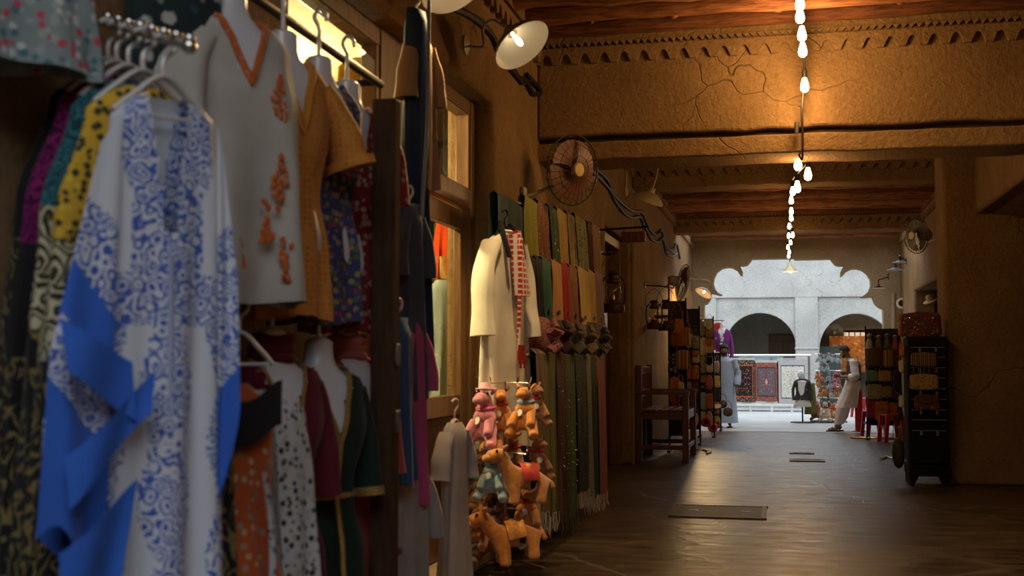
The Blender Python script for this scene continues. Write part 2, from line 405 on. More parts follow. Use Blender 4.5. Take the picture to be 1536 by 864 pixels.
for k, (y0, y1) in enumerate(((15.1, YB2), (YB2 + .5, YB3), (YB3 + .5, YA))):
    struct(cornice(y1 - y0).build('trim_right_%d' % (k + 2), M_MUD, None, (XRF, y1, zc), -pi / 2, smooth=False))

# lobed arch wall at the courtyard end: outline in x,z (left half from crown to base), traced at its own plane
AL = [(1128, 388), (1126, 391), (1121, 397), (1114, 398.5), (1109.5, 398), (1111.5, 402), (1113.5, 406), (1113.5, 413), (1110, 412), (1105, 405), (1098, 401), (1090, 400.5), (1082, 402.5), (1075, 408), (1071, 416), (1069.5, 424), (1072, 433), (1077, 439), (1083, 442), (1079, 443), (1072, 441), (1066, 440), (1066, 445), (1064, 451), (1060, 455.5), (1056, 457)]
AR = [(1246, 388), (1248, 391), (1253, 397), (1259, 398.5), (1266, 398), (1263, 403), (1261, 408), (1261, 415), (1264, 413), (1270, 406.5), (1278, 403), (1286, 402.5), (1294, 405), (1301, 410.5), (1306, 419), (1306.5, 428), (1303, 437), (1296, 443), (1291, 446), (1297, 446), (1303, 445.5), (1309, 445), (1310.5, 450), (1313, 456), (1319, 461), (1325, 464)]
L_ = [(atY(x, y, YA).x, atY(x, y, YA).z) for x, y in AL]; R_ = [(atY(x, y, YA).x, atY(x, y, YA).z) for x, y in AR]
L_.append((L_[-1][0], 0)); R_.append((R_[-1][0], 0))
x0, x1, zt = XL - .3, XRF + 1.2, ZC + .2
mid = .2
bm = MB()
bm.prism([(x0, 0), (x0, zt), (mid, zt), (mid, L_[0][1])] + L_, YA, YA + .42)
bm.prism([(x1, 0), (x1, zt), (mid, zt), (mid, R_[0][1])] + R_, YA, YA + .42)
struct(bm.build('wall_arch', M_MUD2, smooth=False), 'plastered wall with a lobed arch opening to the courtyard')

# ------------------------------------------------------------------ courtyard: far building with two arches, side walls
M_WHITE = mud('weathered_wall', (.36, .355, .335), (.5, .49, .46), bs=.25)
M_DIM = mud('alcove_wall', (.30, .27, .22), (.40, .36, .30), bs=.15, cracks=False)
def arch_pts(xc, r, zs, n=20): return [(xc + r * cos(pi * i / n), zs + r * sin(pi * i / n)) for i in range(n + 1)]
def far_x(px): return atY(px, 540, YF).x
zr = atY(1150, 446, YF).z
fw = MB(); T = .25
xa0, xa1 = far_x(1087), far_x(1196); xb0, xb1 = far_x(1228), far_x(1342)
def face_arch(M, x0, x1, ztop, ax0, ax1, top, y0, y1):
    r = (ax1 - ax0) / 2; xc = (ax0 + ax1) / 2; zs = top - r
    poly = [(x0, 0), (x0, ztop), (x1, ztop), (x1, 0), (ax1, 0)] + arch_pts(xc, r, zs) + [(ax0, 0)]
    half1 = [(x0, 0), (x0, ztop), (xc, ztop)] + [p for p in reversed(arch_pts(xc, r, zs)) if p[0] <= xc + 1e-6][::-1][::1] + [(ax0, 0)]
    ap = arch_pts(xc, r, zs)
    M.prism([(x0, 0), (x0, ztop), (xc, ztop)] + ap[10:] + [(ax0, 0)], y0, y1)
    M.prism([(x1, 0), (x1, ztop), (xc, ztop)] + ap[10::-1] + [(ax1, 0)], y0, y1)
zta = atY(1140, 469, YF).z; ztb = atY(1285, 470, YF).z
xp0, xp1, xp2, xp3 = far_x(1075), far_x(1193.5), far_x(1228), far_x(1345)
face_arch(fw, xp0, xp1, zr, xa0, xa1 - .02, zta, YF + .07, YF + .5)
face_arch(fw, xp2, xp3, zr, xb0 + .03, xb1 - .02, ztb, YF + .07, YF + .5)
struct(fw.build('wall_far', M_WHITE, smooth=False), 'pale plastered panels with round arches across the courtyard')
fp = MB()
fp.box2((xp0 - 6, YF, 0), (xp0, YF + .5, zr)); fp.box2((xp1, YF, 0), (xp2, YF + .5, zr)); fp.box2((xp3, YF, 0), (xp3 + 6, YF + .5, zr))
fp.box2((xp0 - 6, YF, zr), (xp3 + 6, YF + .5, 5.0)); fp.box2((xp1 - .02, YF - .035, atY(1200, 521, YF).z - .06), (xp2 + .02, YF, atY(1200, 521, YF).z + .0))
struct(fp.build('wall_far_upper', M_WHITE, smooth=False, bevel=.02), 'cracked white upper wall and pier across the courtyard')
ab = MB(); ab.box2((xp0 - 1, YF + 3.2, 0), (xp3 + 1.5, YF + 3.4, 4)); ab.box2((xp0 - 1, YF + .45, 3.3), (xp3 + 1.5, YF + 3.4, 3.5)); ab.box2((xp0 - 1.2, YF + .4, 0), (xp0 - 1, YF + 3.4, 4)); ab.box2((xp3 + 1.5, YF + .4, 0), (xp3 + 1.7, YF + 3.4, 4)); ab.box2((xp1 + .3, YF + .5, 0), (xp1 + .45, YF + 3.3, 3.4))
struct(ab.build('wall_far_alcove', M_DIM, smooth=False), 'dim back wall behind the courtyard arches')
struct(MB().box((xp0 - 2 + 6, YF + 1.9, -.02), (16, 3.2, .04)).build('floor_alcove', M_COURT))
struct(MB().box((-6.2, 32, 1.8), (.3, 8.4, 3.6)).build('wall_court_left', M_WHITE)); struct(MB().box((8.2, 32, 1.8), (.3, 8.4, 3.6)).build('wall_court_right', M_WHITE))
struct(MB().box((-4.3, 28, 2.2), (3.6, .3, 4.4)).build('wall_court_front_left', M_WHITE)); struct(MB().box((5.9, 28, 2.2), (4.4, .3, 4.4)).build('wall_court_front_right', M_WHITE))
# brown door in the alcove
d = struct(MB().box((0, 0, 0), (1.0, .06, 2.2)).build('door_1', wood('far_door', (.09, .05, .03), (.15, .085, .05)), None, tuple(atY(1178, 560, YF + 3.1)), bevel=.01), 'brown wooden door inside the courtyard arch')
z = d.location.z; d.location.z = 1.1
for k in range(4): MB().box((-.24 + .48 * (k % 2), -.04, -.5 + 1.0 * (k // 2)), (.36, .03, .8)).build('panel', MATS['far_door'], d, bevel=.01)
# barred window with warm lit shop behind, upper right arch
p = atY(1298, 505, YF + 3.1); a = atY(1265, 497, YF + 3.1); b = atY(1342, 513, YF + 3.1)
wi = struct(MB().box((0, 0, 0), (b.x - a.x, .02, a.z - b.z)).build('window_1', plain('lit_pane', (.6, .5, .4), .4, emit=((1, .72, .5), .55)), None, ((a.x + b.x) / 2, YF + 3.1, (a.z + b.z) / 2)), 'barred window with warm light behind, in the right arch')
ww, hh = b.x - a.x, a.z - b.z
for k in range(10): MB().box((-ww / 2 + ww * k / 9, -.04, 0), (.03, .03, hh)).build('bar', M_BLACK, wi)
for s_ in (-1, 1): MB().box((0, -.04, s_ * hh / 2), (ww + .1, .06, .07)).build('frame_rail', M_BLACK, wi)
M_CORD = M_CABLE

# ------------------------------------------------------------------ shop front on the left: frame, transom panes, door, room behind
XS = XL - .2
M_SHOPWALL = plain('shop_wall', (.62, .55, .33), .8)
room = MB()
for a, b in (((XL - 3.2, 3.6, 0), (XL - 3.1, 11.6, 3.5)), ((XL - 3.2, 3.5, 0), (XL - .37, 3.6, 3.5)), ((XL - 3.2, 11.5, 0), (XL - .37, 11.6, 3.5)), ((XL - 3.2, 3.5, 3.5), (XL - .37, 11.6, 3.6))): room.box2(a, b)
struct(room.build('wall_shop', M_SHOPWALL, smooth=False), 'pale yellow walls of the shop behind the transom panes')
fr = struct(MB().box2((XS - .055, 4.76, 2.48), (XS + .055, 8.42, 2.63)).build('window_2', M_DOORWOOD, bevel=.008), 'dark wooden shop front frame with transom panes')
for (a, b) in (((4.75, 0), (4.87, 3.28)), ((6.32, 0), (6.78, 3.28)), ((8.30, 0), (8.43, 3.28))): MB().box2((XS - .06, a[0], a[1]), (XS + .06, b[0], b[1])).build('frame_post', M_DOORWOOD, fr, bevel=.01)
MB().box2((XS - .053, 4.76, 3.16), (XS + .053, 8.42, 3.275)).build('frame_head', M_DOORWOOD, fr, bevel=.01)
for a, b in ((4.87, 6.32), (6.78, 8.30)):
    MB().box2((XS + .038, a, 2.63), (XS + .044, b, 3.16)).build('pane', M_GLASS, fr)
    for q in ((a, a + .03), (b - .04, b)): MB().box2((XS - .03, q[0], 2.63), (XS + .05, q[1], 3.16)).build('glazing_bead', M_DOORWOOD, fr)
MB().box2((XS - .05, 4.87, 0), (XS + .0, 6.32, 2.48)).build('lower_panel', M_DKWOOD, fr)
M_STONE = plain('sill_stone', (.36, .28, .17), .8, bmp=.3)
struct(MB().box2((XL - .36, 4.75, .0), (XL + .05, 8.43, .09)).build('trim_sill', M_STONE, bevel=.02), 'worn stone step below the shop door')
dr = struct(MB().box2((XS - .03, 6.80, .1), (XS + .03, 6.95, 2.46)).build('door_2', M_DOORWOOD, bevel=.008), 'glazed wooden shop door with lever handle')
MB().box2((XS - .03, 8.15, .1), (XS + .03, 8.29, 2.46)).build('stile', M_DOORWOOD, dr, bevel=.008)
for z0, z1 in ((2.32, 2.46), (1.02, 1.16), (.1, .3)): MB().box2((XS - .028, 6.95, z0), (XS + .028, 8.15, z1)).build('rail', M_DOORWOOD, dr, bevel=.006)
MB().box2((XS - .015, 6.95, .3), (XS + .012, 8.15, 1.02)).build('door_panel', M_DKWOOD, dr, bevel=.01)
MB().box2((XS + .012, 6.95, 1.16), (XS + .018, 8.15, 2.32)).build('pane', M_GLASS, dr)
h = MB().box((XS + .035, 6.87, 1.22), (.012, .045, .26)).tube([(XS + .03, 6.87, 1.26), (XS + .085, 6.87, 1.26), (XS + .085, 6.97, 1.26)], .009, 8)
h.build('door_handle', M_BRASS, dr)
# shelves with folded goods at the end of the shop
sh = thing('shop_shelf', 'wooden shelf unit with folded cloths at the end of the shop', 'shelf', (XL - 1.0, 11.3, 0))
for z in (.5, 1.0, 1.5, 2.0, 2.5, 2.95): MB().box((0, 0, z), (1.2, .36, .03)).build('board', M_DOORWOOD, sh, bevel=.004)
for s_ in (-1, 0, 1): MB().box((s_ * .6, 0, 1.5), (.03, .36, 3.0)).build('side', M_DOORWOOD, sh)
rnd = random.Random(3); CLN = [('red', (.45, .04, .03)), ('white', (.6, .56, .5)), ('gold', (.5, .32, .06)), ('blue', (.1, .2, .35)), ('orange', (.55, .18, .03)), ('green', (.12, .2, .08))]
for r, z in enumerate((1.0, 1.5, 2.0, 2.5)):
    for c in range(4):
        nm_, cc = CLN[(r * 3 + c * 2 + c // 2) % 6]; h_ = rnd.uniform(.14, .3)
        o = MB().box((0, 0, h_ / 2), (.24, .28, h_)).build('folded_cloth', plain('cloth_' + nm_, cc, .9, var=.3, vscale=30), None, (XL - 1.45 + .3 * c, 11.28, z + .016), bevel=.02)
        tag(o, 'stack of %s cloth on the shop shelf, %s board, %s place' % (nm_, ['lowest', 'second', 'third', 'top'][r], ['first', 'second', 'third', 'last'][c]), 'cloth', 'folded cloths on the shop shelf')
# shop lamp
t = thing('shop_ceiling_lamp', 'white globe lamp on the ceiling inside the lit shop', 'lamp', (XL - 1.5, 7.4, 3.49))
MB().lathe([(.001, 0), (.07, 0), (.07, -.03), (.02, -.04)], 16).build('base', M_BRASS, t)
MB().ell((0, 0, -.12), .1, 16, 10).build('globe', plain('globe_glow', (.9, .85, .7), .3, emit=((1, .8, .45), 6)), t)
lamp('shop_light', (XL - 1.5, 7.4, 3.2), 260, (1, .74, .36), .12)
# doorway with dark door, further along
fd = struct(MB().box2((XL - .33, DOOR2[0] - .1, 0), (XL - .28, DOOR2[1] + .1, DOOR2[3] + .1)).build('door_3', M_DKWOOD, bevel=.006), 'dark closed wooden door in the deep doorway beside the bench')
for k in range(4): MB().box2((XL - .28, DOOR2[0] + .12 + .53 * k, .2), (XL - .265, DOOR2[0] + .55 + .53 * k, 2.8)).build('panel', M_DKWOOD, fd, bevel=.005)
for yy in (DOOR2[1] - .05, DOOR2[0] + .05):
    MB().box2((XL - .28, yy - .045, 0), (XL - .12, yy + .045, DOOR2[3])).build('door_frame', M_DOORWOOD, fd, bevel=.01)
MB().box2((XL - .28, DOOR2[0] + .1, DOOR2[3] - .12), (XL - .12, DOOR2[1] - .1, DOOR2[3])).build('door_frame', M_DOORWOOD, fd, bevel=.01)
struct(MB().tube([(XL + .012, 16.32, 0), (XL + .012, 16.32, 3.05)], .03, 8).build('trim_doorway', M_MUD), 'rounded plaster moulding beside the doorway')

# ------------------------------------------------------------------ string of bulbs along the lane
WARM = (1.0, .56, .2)
M_BULB = plain('bulb_glow', (1, .8, .5), .3, var=0, emit=((1, .70, .32), 16))
BUL = [(1200, 8, 8.8), (1200, 27, 9.05), (1203, 54, 9.25), (1204, 78, 9.45), (1207, 131, 9.72), (1197, 249, 10.35), (1212, 264, 10.9), (1196, 283, 11.9), (1189, 291, 12.7), (1187, 304, 13.8), (1187, 320, 15.4), (1187, 330, 17), (1184, 342, 18.2), (1189, 355, 19.4), (1183, 356, 20.2), (1186, 366, 21.6), (1182, 373, 22.5), (1184, 380, 24), (1183, 386, 25)]
sl = thing('string_light', 'string of warm bare bulbs on black cable along the lane ceiling', 'string light', (0, 0, 0))
cab = []
sock_m = MB().lathe([(.001, .075), (.012, .075), (.02, .06), (.021, .0), (.001, 0)], 10).mesh('socket', M_CABLE)
bulb_m = MB().lathe([(.016, 0), (.02, -.015), (.03, -.05), (.034, -.075), (.03, -.1), (.016, -.112), (.001, -.117)], 12).mesh('bulb', M_BULB)
for i, (x, y, Y) in enumerate(BUL):
    p = atY(x, y, Y); p.z += .075
    s_ = link('socket', sock_m, sl, p); s_.scale = (1 if i < 8 else .8,) * 3; link('bulb', bulb_m, s_)
    big = 1.0
    lamp('bulb_light', p + Vector((0, -.0, -.2)), (8 if i < 5 else 6.5 if i < 13 else 4) * big, WARM, .045)
    cab.append(p + Vector((0, .0, .07)))
cpts = [atY(1201, -60, 8.2) + Vector((0, 0, .1))]
for i, p in enumerate(cab):
    cpts.append(p)
    if i == 4:
        cpts += [atY(1203, 165, 9.86), atY(1204, 205, 9.95), atY(1203, 240, 10.05), ]
cpts.append(atY(1186, 388, 26.2))
MB().tube(bez(cpts, 180), .009, 6).build('cable', M_CABLE, sl)
MB().tube([atY(1195, 183, 9.9), atY(1195, 200, 9.9)], .018, 8).build('cable_joint', M_CABLE, sl)

# ------------------------------------------------------------------ lamps
M_BULB2 = plain('lamp_bulb_glow', (1, .85, .6), .3, var=0, emit=((1, .78, .45), 5)); M_ENAM = plain('grey_enamel', (.30, .27, .21), .4); M_CREAM = plain('cream_enamel', (.62, .52, .32), .4); M_LIN = plain('white_enamel', (.85, .82, .74), .45, var=.05)
def wall_lamp(label, wallp, arm, c, n, dia, mat, power=0, wn=(1, 0, 0), bulbvis=True, flat=False, name='wall_lamp', cat='lamp', group=None):
    wallp = Vector(wallp); t = thing(name, label, cat, wallp, 0, group)
    rot = zrot(n); c = Vector(c) - wallp; s = dia / .4
    MB().lathe([(.001, .03), (.03, .03), (.045, .022), (.05, .018), (.065, .015), (.07, 0)], 18, (0, 0, 0), zrot(wn)).build('wall_plate', mat, t)
    neck = c + rot @ Vector((0, 0, -.15 * s))
    MB().tube(bez([Vector((0, 0, 0))] + [Vector(a) - wallp for a in arm] + [neck], 30), .0095 if dia > .3 else .012, 8).build('arm', mat, t)
    if flat: prof = [(.03, -.13), (.035, -.07), (.05, -.055), (.12, -.03), (.2, 0)]
    else: prof = [(.028, -.17), (.036, -.165), (.04, -.115), (.075, -.105), (.12, -.085), (.165, -.05), (.19, -.02), (.2, 0)]
    prof = [(r * s, z * s) for r, z in prof]
    sh = MB().lathe(prof, 28, c, rot).build('shade', mat, t, sharp=60)
    MB().lathe([(r - .004, z + .003) for r, z in prof[2:]] + [prof[-1]], 28, c, rot).build('shade_lining', M_LIN, sh, sharp=60)
    lit = power > 0
    MB().lathe([(.001, .0), (.014 * s, -.006 * s), (.021 * s, -.03 * s), (.019 * s, -.055 * s), (.012 * s, -.085 * s), (.012 * s, -.12 * s)], 12, c + rot @ Vector((0, 0, -.0)), rot).build('bulb', M_BULB2 if lit else plain('dull_bulb', (.7, .68, .6), .2), t)
    if lit: lamp('lamp_light', wallp + c + rot @ Vector((0, 0, .03)), power, (1, .66, .3), .04, spot=(radians(150), n))
    return t
def wp(x, y, X=XL): return atX(x, y, X)
w0 = wp(697, 68)
wall_lamp('grey gooseneck wall lamp with glowing bulb above shop window', w0, [w0 + Vector((.13, -.02, -.02)), atY(724, 45, 7.6), atY(738, 30, 7.6)], atY(783, 68, 7.55), (.6, -.25, -.76), .41, M_ENAM, 110)
w0 = wp(600, -60)
wall_lamp('grey gooseneck wall lamp cut off by the top of the picture', w0, [w0 + Vector((.13, -.02, -.02)), w0 + Vector((.2, .02, .16)), w0 + Vector((.3, .02, .16))], atY(682, -22, 6.25), (.55, -.25, -.8), .41, M_ENAM, 110)
w0 = wp(939, 287)
wall_lamp('cream dome wall lamp on square black arm above the doorway', w0, [w0 + Vector((.02, 0, .3)), atY(950, 248, 15.9), atY(982, 248, 15.9), atY(986, 258, 15.9)], atY(972, 300, 15.9), (-.42, .25, -.87), .42, M_CREAM, 0)
w0 = wp(1026, 418)
wall_lamp('small cream dome lamp lighting the far left wall', w0, [atY(1040, 418, 22.8), atY(1062, 421, 22.8), atY(1065, 428, 22.8)], atY(1055, 440, 22.8), (-.45, -.35, -.82), .34, M_CREAM, 110)
wl = atX(1336, 410, XRF)
wall_lamp('small black flat lamp against the lobed arch', atY(1333, 415, 26.6), [atY(1325, 418, 26.6), atY(1318, 420, 26.6)], atY(1318, 432, 26.6), (0, 0, -1), .28, M_BLACK, 0, (-1, 0, 0), flat=True)
wall_lamp('small black flat lamp on the far right wall, nearer of two', atX(1360, 392, XRF), [atX(1352, 380, XRF) + Vector((-.1, 0, 0)), atX(1350, 384, XRF - .3)], atX(1350, 394, XRF - .35), (0, 0, -1), .3, M_BLACK, 0, (-1, 0, 0), flat=True)
wall_lamp('small black flat lamp on the far right wall with long arm', atX(1338, 408, XRF), [atX(1340, 396, XRF - .1), atX(1343, 398, XRF - .3)], atX(1343, 405, XRF - .4), (0, 0, -1), .34, M_BLACK, 0, (-1, 0, 0), flat=True)
# pendant in front of the arch
pp = atY(1185, 404, 26.3)
t = thing('pendant_lamp', 'small cone pendant lamp hanging in front of the lobed arch', 'lamp', pp)
MB().tube([(0, 0, .14), (0, 0, .55)], .012, 6).build('cord', M_CABLE, t)
MB().lathe([(.02, .16), (.03, .13), (.06, .06), (.13, -.02), (.15, -.05)], 20).build('shade', M_CREAM, t)
MB().ell((0, 0, -.03), .045, 10, 8).build('bulb', M_BULB, t)
lamp('pendant_light', pp + Vector((0, 0, -.12)), 3, WARM, .05)

# ------------------------------------------------------------------ wall fans
M_FANRED = plain('fan_brown_red', (.16, .05, .03), .35); M_FANDK = plain('fan_dark', (.05, .04, .03), .4); M_HUBY = plain('fan_hub', (.62, .42, .14), .4); M_FANG = plain('fan_grey', (.33, .29, .22), .45)
def fan(label, c, d, dia, wallp, cage=M_FANDK, blade=M_FANRED, hub=M_HUBY, group=None):
    t = thing('wall_fan', label, 'fan', c, 0, group); rot = zrot(d); R_ = dia / 2; wallp = Vector(wallp) - Vector(c)
    cg = MB()
    for k in range(28):
        a = 2 * pi * k / 28
        cg.tube([rot @ Vector((r * cos(a), r * sin(a), z)) for r, z in ((.05, .07), (R_ * .6, .065), (R_ * .95, .03), (R_, 0), (R_ * .95, -.04), (R_ * .5, -.075), (.06, -.08))], .0022, 4, False)
    for r, z in ((R_, 0), (R_ * .7, .058), (R_ * .4, .068)): cg.tube([rot @ Vector((r * cos(2 * pi * i / 32), r * sin(2 * pi * i / 32), z)) for i in range(33)], .006 if r == R_ else .003, 5, False)
    cg.build('cage', cage, t)
    for k in range(4):
        a0 = 2 * pi * k / 4
        MB().grid(lambda u, v: rot @ Vector(((.04 + (R_ * .86 - .04) * v) * cos(a0 + (u - .5) * 1.75 * (.6 + .4 * v)), (.04 + (R_ * .86 - .04) * v) * sin(a0 + (u - .5) * 1.75 * (.6 + .4 * v)), .03 * (u - .5))), 6, 5).build('blade', blade, t)
    MB().lathe([(.001, .085), (.05, .083), (.062, .07), (.062, .06)], 18, (0, 0, 0), rot).build('hub_cap', hub, t)
    MB().lathe([(.06, -.07), (.085, -.09), (.085, -.19), (.06, -.23), (.001, -.235)], 16, (0, 0, 0), rot).build('motor', M_FANG if cage is not M_FANDK else M_FANG, t)
    m = rot @ Vector((0, 0, -.15))
    MB().tube(bez([m, m + Vector((0, 0, -.1)), (m + wallp) / 2 + Vector((0, 0, -.06)), wallp], 16), .014, 8).build('arm', M_FANG, t)
    MB().box(wallp, (.03, .12, .16)).build('wall_bracket', M_FANG, t, bevel=.005)
    return t
fan('large wall fan with reddish blades and yellow hub above the shawls', atY(859, 255, 9.62), (.80, -.56, -.12), .58, wp(782, 296) + Vector((.02, 0, 0)))
fan('dark wall fan seen nearly edge-on beyond the lanterns', atX(1024, 424, -1.65), (.93, .3, -.2), .62, wp(1008, 432))
fan('brown wall fan with cream hub beside the right pillar', atX(1374, 353, 1.75), (-.83, -.55, -.08), .5, atX(1411, 350, 1.99) + Vector((0, .2, -.05)), blade=M_FANDK, hub=M_CREAM)
fan('dim wall fan inside the right courtyard arch', atY(1252, 499, YF + 2.6), (-.1, -.98, -.1), .62, atY(1252, 499, YF + 3.15), M_FANG, M_FANG, M_CREAM)

# ------------------------------------------------------------------ hurricane lanterns on brackets
M_LAN = plain('lantern_rust', (.06, .025, .015), .5, .5); M_GLOBE = glass('lantern_globe', (.92, .85, .7), .03, 1.2)
def lantern(label, top, hgt, group='hurricane lanterns on the left wall'):
    s = hgt / .42; t = thing('hurricane_lantern', label, 'lantern', Vector(top) - Vector((0, 0, hgt)), .5, group)
    Z = lambda P: [(r * s, z * s) for r, z in P]
    MB().lathe(Z([(.001, 0), (.075, 0), (.08, .02), (.078, .055), (.05, .07), (.03, .075), (.03, .095)]), 18).build('fuel_tank', M_LAN, t)
    MB().lathe(Z([(.034, .095), (.05, .12), (.056, .15), (.048, .19), (.034, .215)]), 18).build('globe', M_GLOBE, t)
    MB().lathe(Z([(.012, .09), (.012, .11), (.004, .13), (.001, .13)]), 8).build('burner', M_BRASS, t)
    MB().lathe(Z([(.036, .21), (.05, .22), (.05, .235), (.034, .245), (.034, .27), (.05, .275), (.03, .3), (.001, .302)]), 16).build('chimney_cap', M_LAN, t)
    for a in (-1, 1): MB().tube(bez([(a * .06 * s, 0, .05 * s), (a * .085 * s, 0, .09 * s), (a * .085 * s, 0, .22 * s), (a * .05 * s, 0, .262 * s)], 12), .007 * s, 6).build('side_tube', M_LAN, t)
    MB().tube(bez([(-.085 * s, 0, .2 * s), (-.09 * s, 0, .33 * s), (0, 0, .42 * s), (.09 * s, 0, .33 * s), (.085 * s, 0, .2 * s)], 20), .003 * s, 5).build('bail_handle', M_LAN, t)
    return t
def bracket(label, w0, tip):
    t = thing('lantern_bracket', label, 'bracket', w0); tip = Vector(tip) - Vector(w0)
    MB().lathe([(.001, .015), (.05, .012), (.055, 0)], 14, (0, 0, 0), zrot((1, 0, 0))).build('wall_plate', M_BLACK, t)
    MB().tube([(0, 0, 0), tip, tip + Vector((.02, 0, .03))], .011, 6).build('arm', M_BLACK, t)
w0 = wp(901, 381); tip = atY(920, 382, w0.y - .1); bracket('black wall bracket holding the nearest hurricane lantern', w0, tip)
lantern('rusty hurricane lantern hanging nearest, beside the folded scarves', tip + Vector((0, 0, .0)), (471 - 385) * (w0.y + .2) / 1800)
w0 = wp(967, 428); tip = atY(986, 432, w0.y - .1); bracket('black wall bracket with two lanterns above the bench', w0, atY(1000, 430, w0.y + .2))
lantern('rusty hurricane lantern above the bench, left of the pair', atY(981, 433, w0.y - .05), (496 - 436) * (w0.y + .2) / 1800)
lantern('rusty hurricane lantern above the bench, right of the pair', atY(999, 431, w0.y + .22), (498 - 434) * (w0.y + .5) / 1800)
# hanging sign on a rod
w0 = wp(898, 345); e = atY(973, 340, w0.y + .0)
t = thing('hanging_sign', 'small dark red board sign hanging from a black wall rod', 'sign', w0)
MB().tube([(0, 0, 0), e - w0], .013, 6).build('rod', M_BLACK, t)
M_SIGN = plain('sign_red', (.09, .02, .012), .5); a = atY(932, 348, w0.y) - w0; b = atY(968, 363, w0.y) - w0
sb = MB().box(((a.x + b.x) / 2, 0, (a.z + b.z) / 2), (b.x - a.x, .04, a.z - b.z)).build('board', M_SIGN, t, bevel=.004)
M_SIGN2 = plain('sign_print', (.17, .045, .025), .5)
cx, cz = (a.x + b.x) / 2, (a.z + b.z) / 2
MB().tube([(cx - .06 + .035 * cos(k * pi / 8), -.022, cz + .035 * sin(k * pi / 8)) for k in range(17)], .006, 4, False).build('mark', M_SIGN2, sb)
MB().box((cx + .06, -.022, cz), (.022, .008, .075)).build('mark', M_SIGN2, sb)
for q in (a.x + .03, b.x - .03): MB().tube([(q, 0, a.z), (q, 0, a.z + .06)], .004, 4).build('hanger_link', M_BLACK, t)
# cables sagging along the left wall
def cable(label, pts, r=.018, X=XL + .025):
    tag(MB().tube(bez([atX(x, y, X) for x, y in pts], 12 * len(pts)), r, 6).build('wall_cable', M_CABLE), label, 'cable', 'cables along the left wall')
cable('thick black cable looping above the shop window', [(640, -14), (676, 10), (706, 24), (738, 52), (752, 86), (762, 96), (778, 116), (788, 120), (800, 140), (811, 138), (802, 125), (790, 112)], .022)
cable('thinner black cable behind the lit gooseneck lamp', [(650, -14), (690, 12), (726, 34), (742, 60), (757, 84), (770, 100), (783, 124), (797, 120)], .014)
cable('upper black cable sagging from the large fan', [(886, 250), (897, 256), (911, 270), (921, 292), (938, 309), (950, 316), (962, 318), (968, 330), (975, 345), (985, 352), (992, 345), (996, 360), (1002, 373), (1010, 375), (1015, 366), (1020, 388)], .02)
cable('lower black cable sagging from the large fan', [(886, 254), (902, 270), (915, 285), (922, 300), (935, 318), (947, 326), (960, 325), (966, 337), (977, 358), (987, 362), (994, 358), (1000, 379), (1008, 385), (1016, 380)], .02)
cable('thin dark conduit along the top of the lobed arch', [(1042, 395), (1043, 378), (1046, 372)], .012)

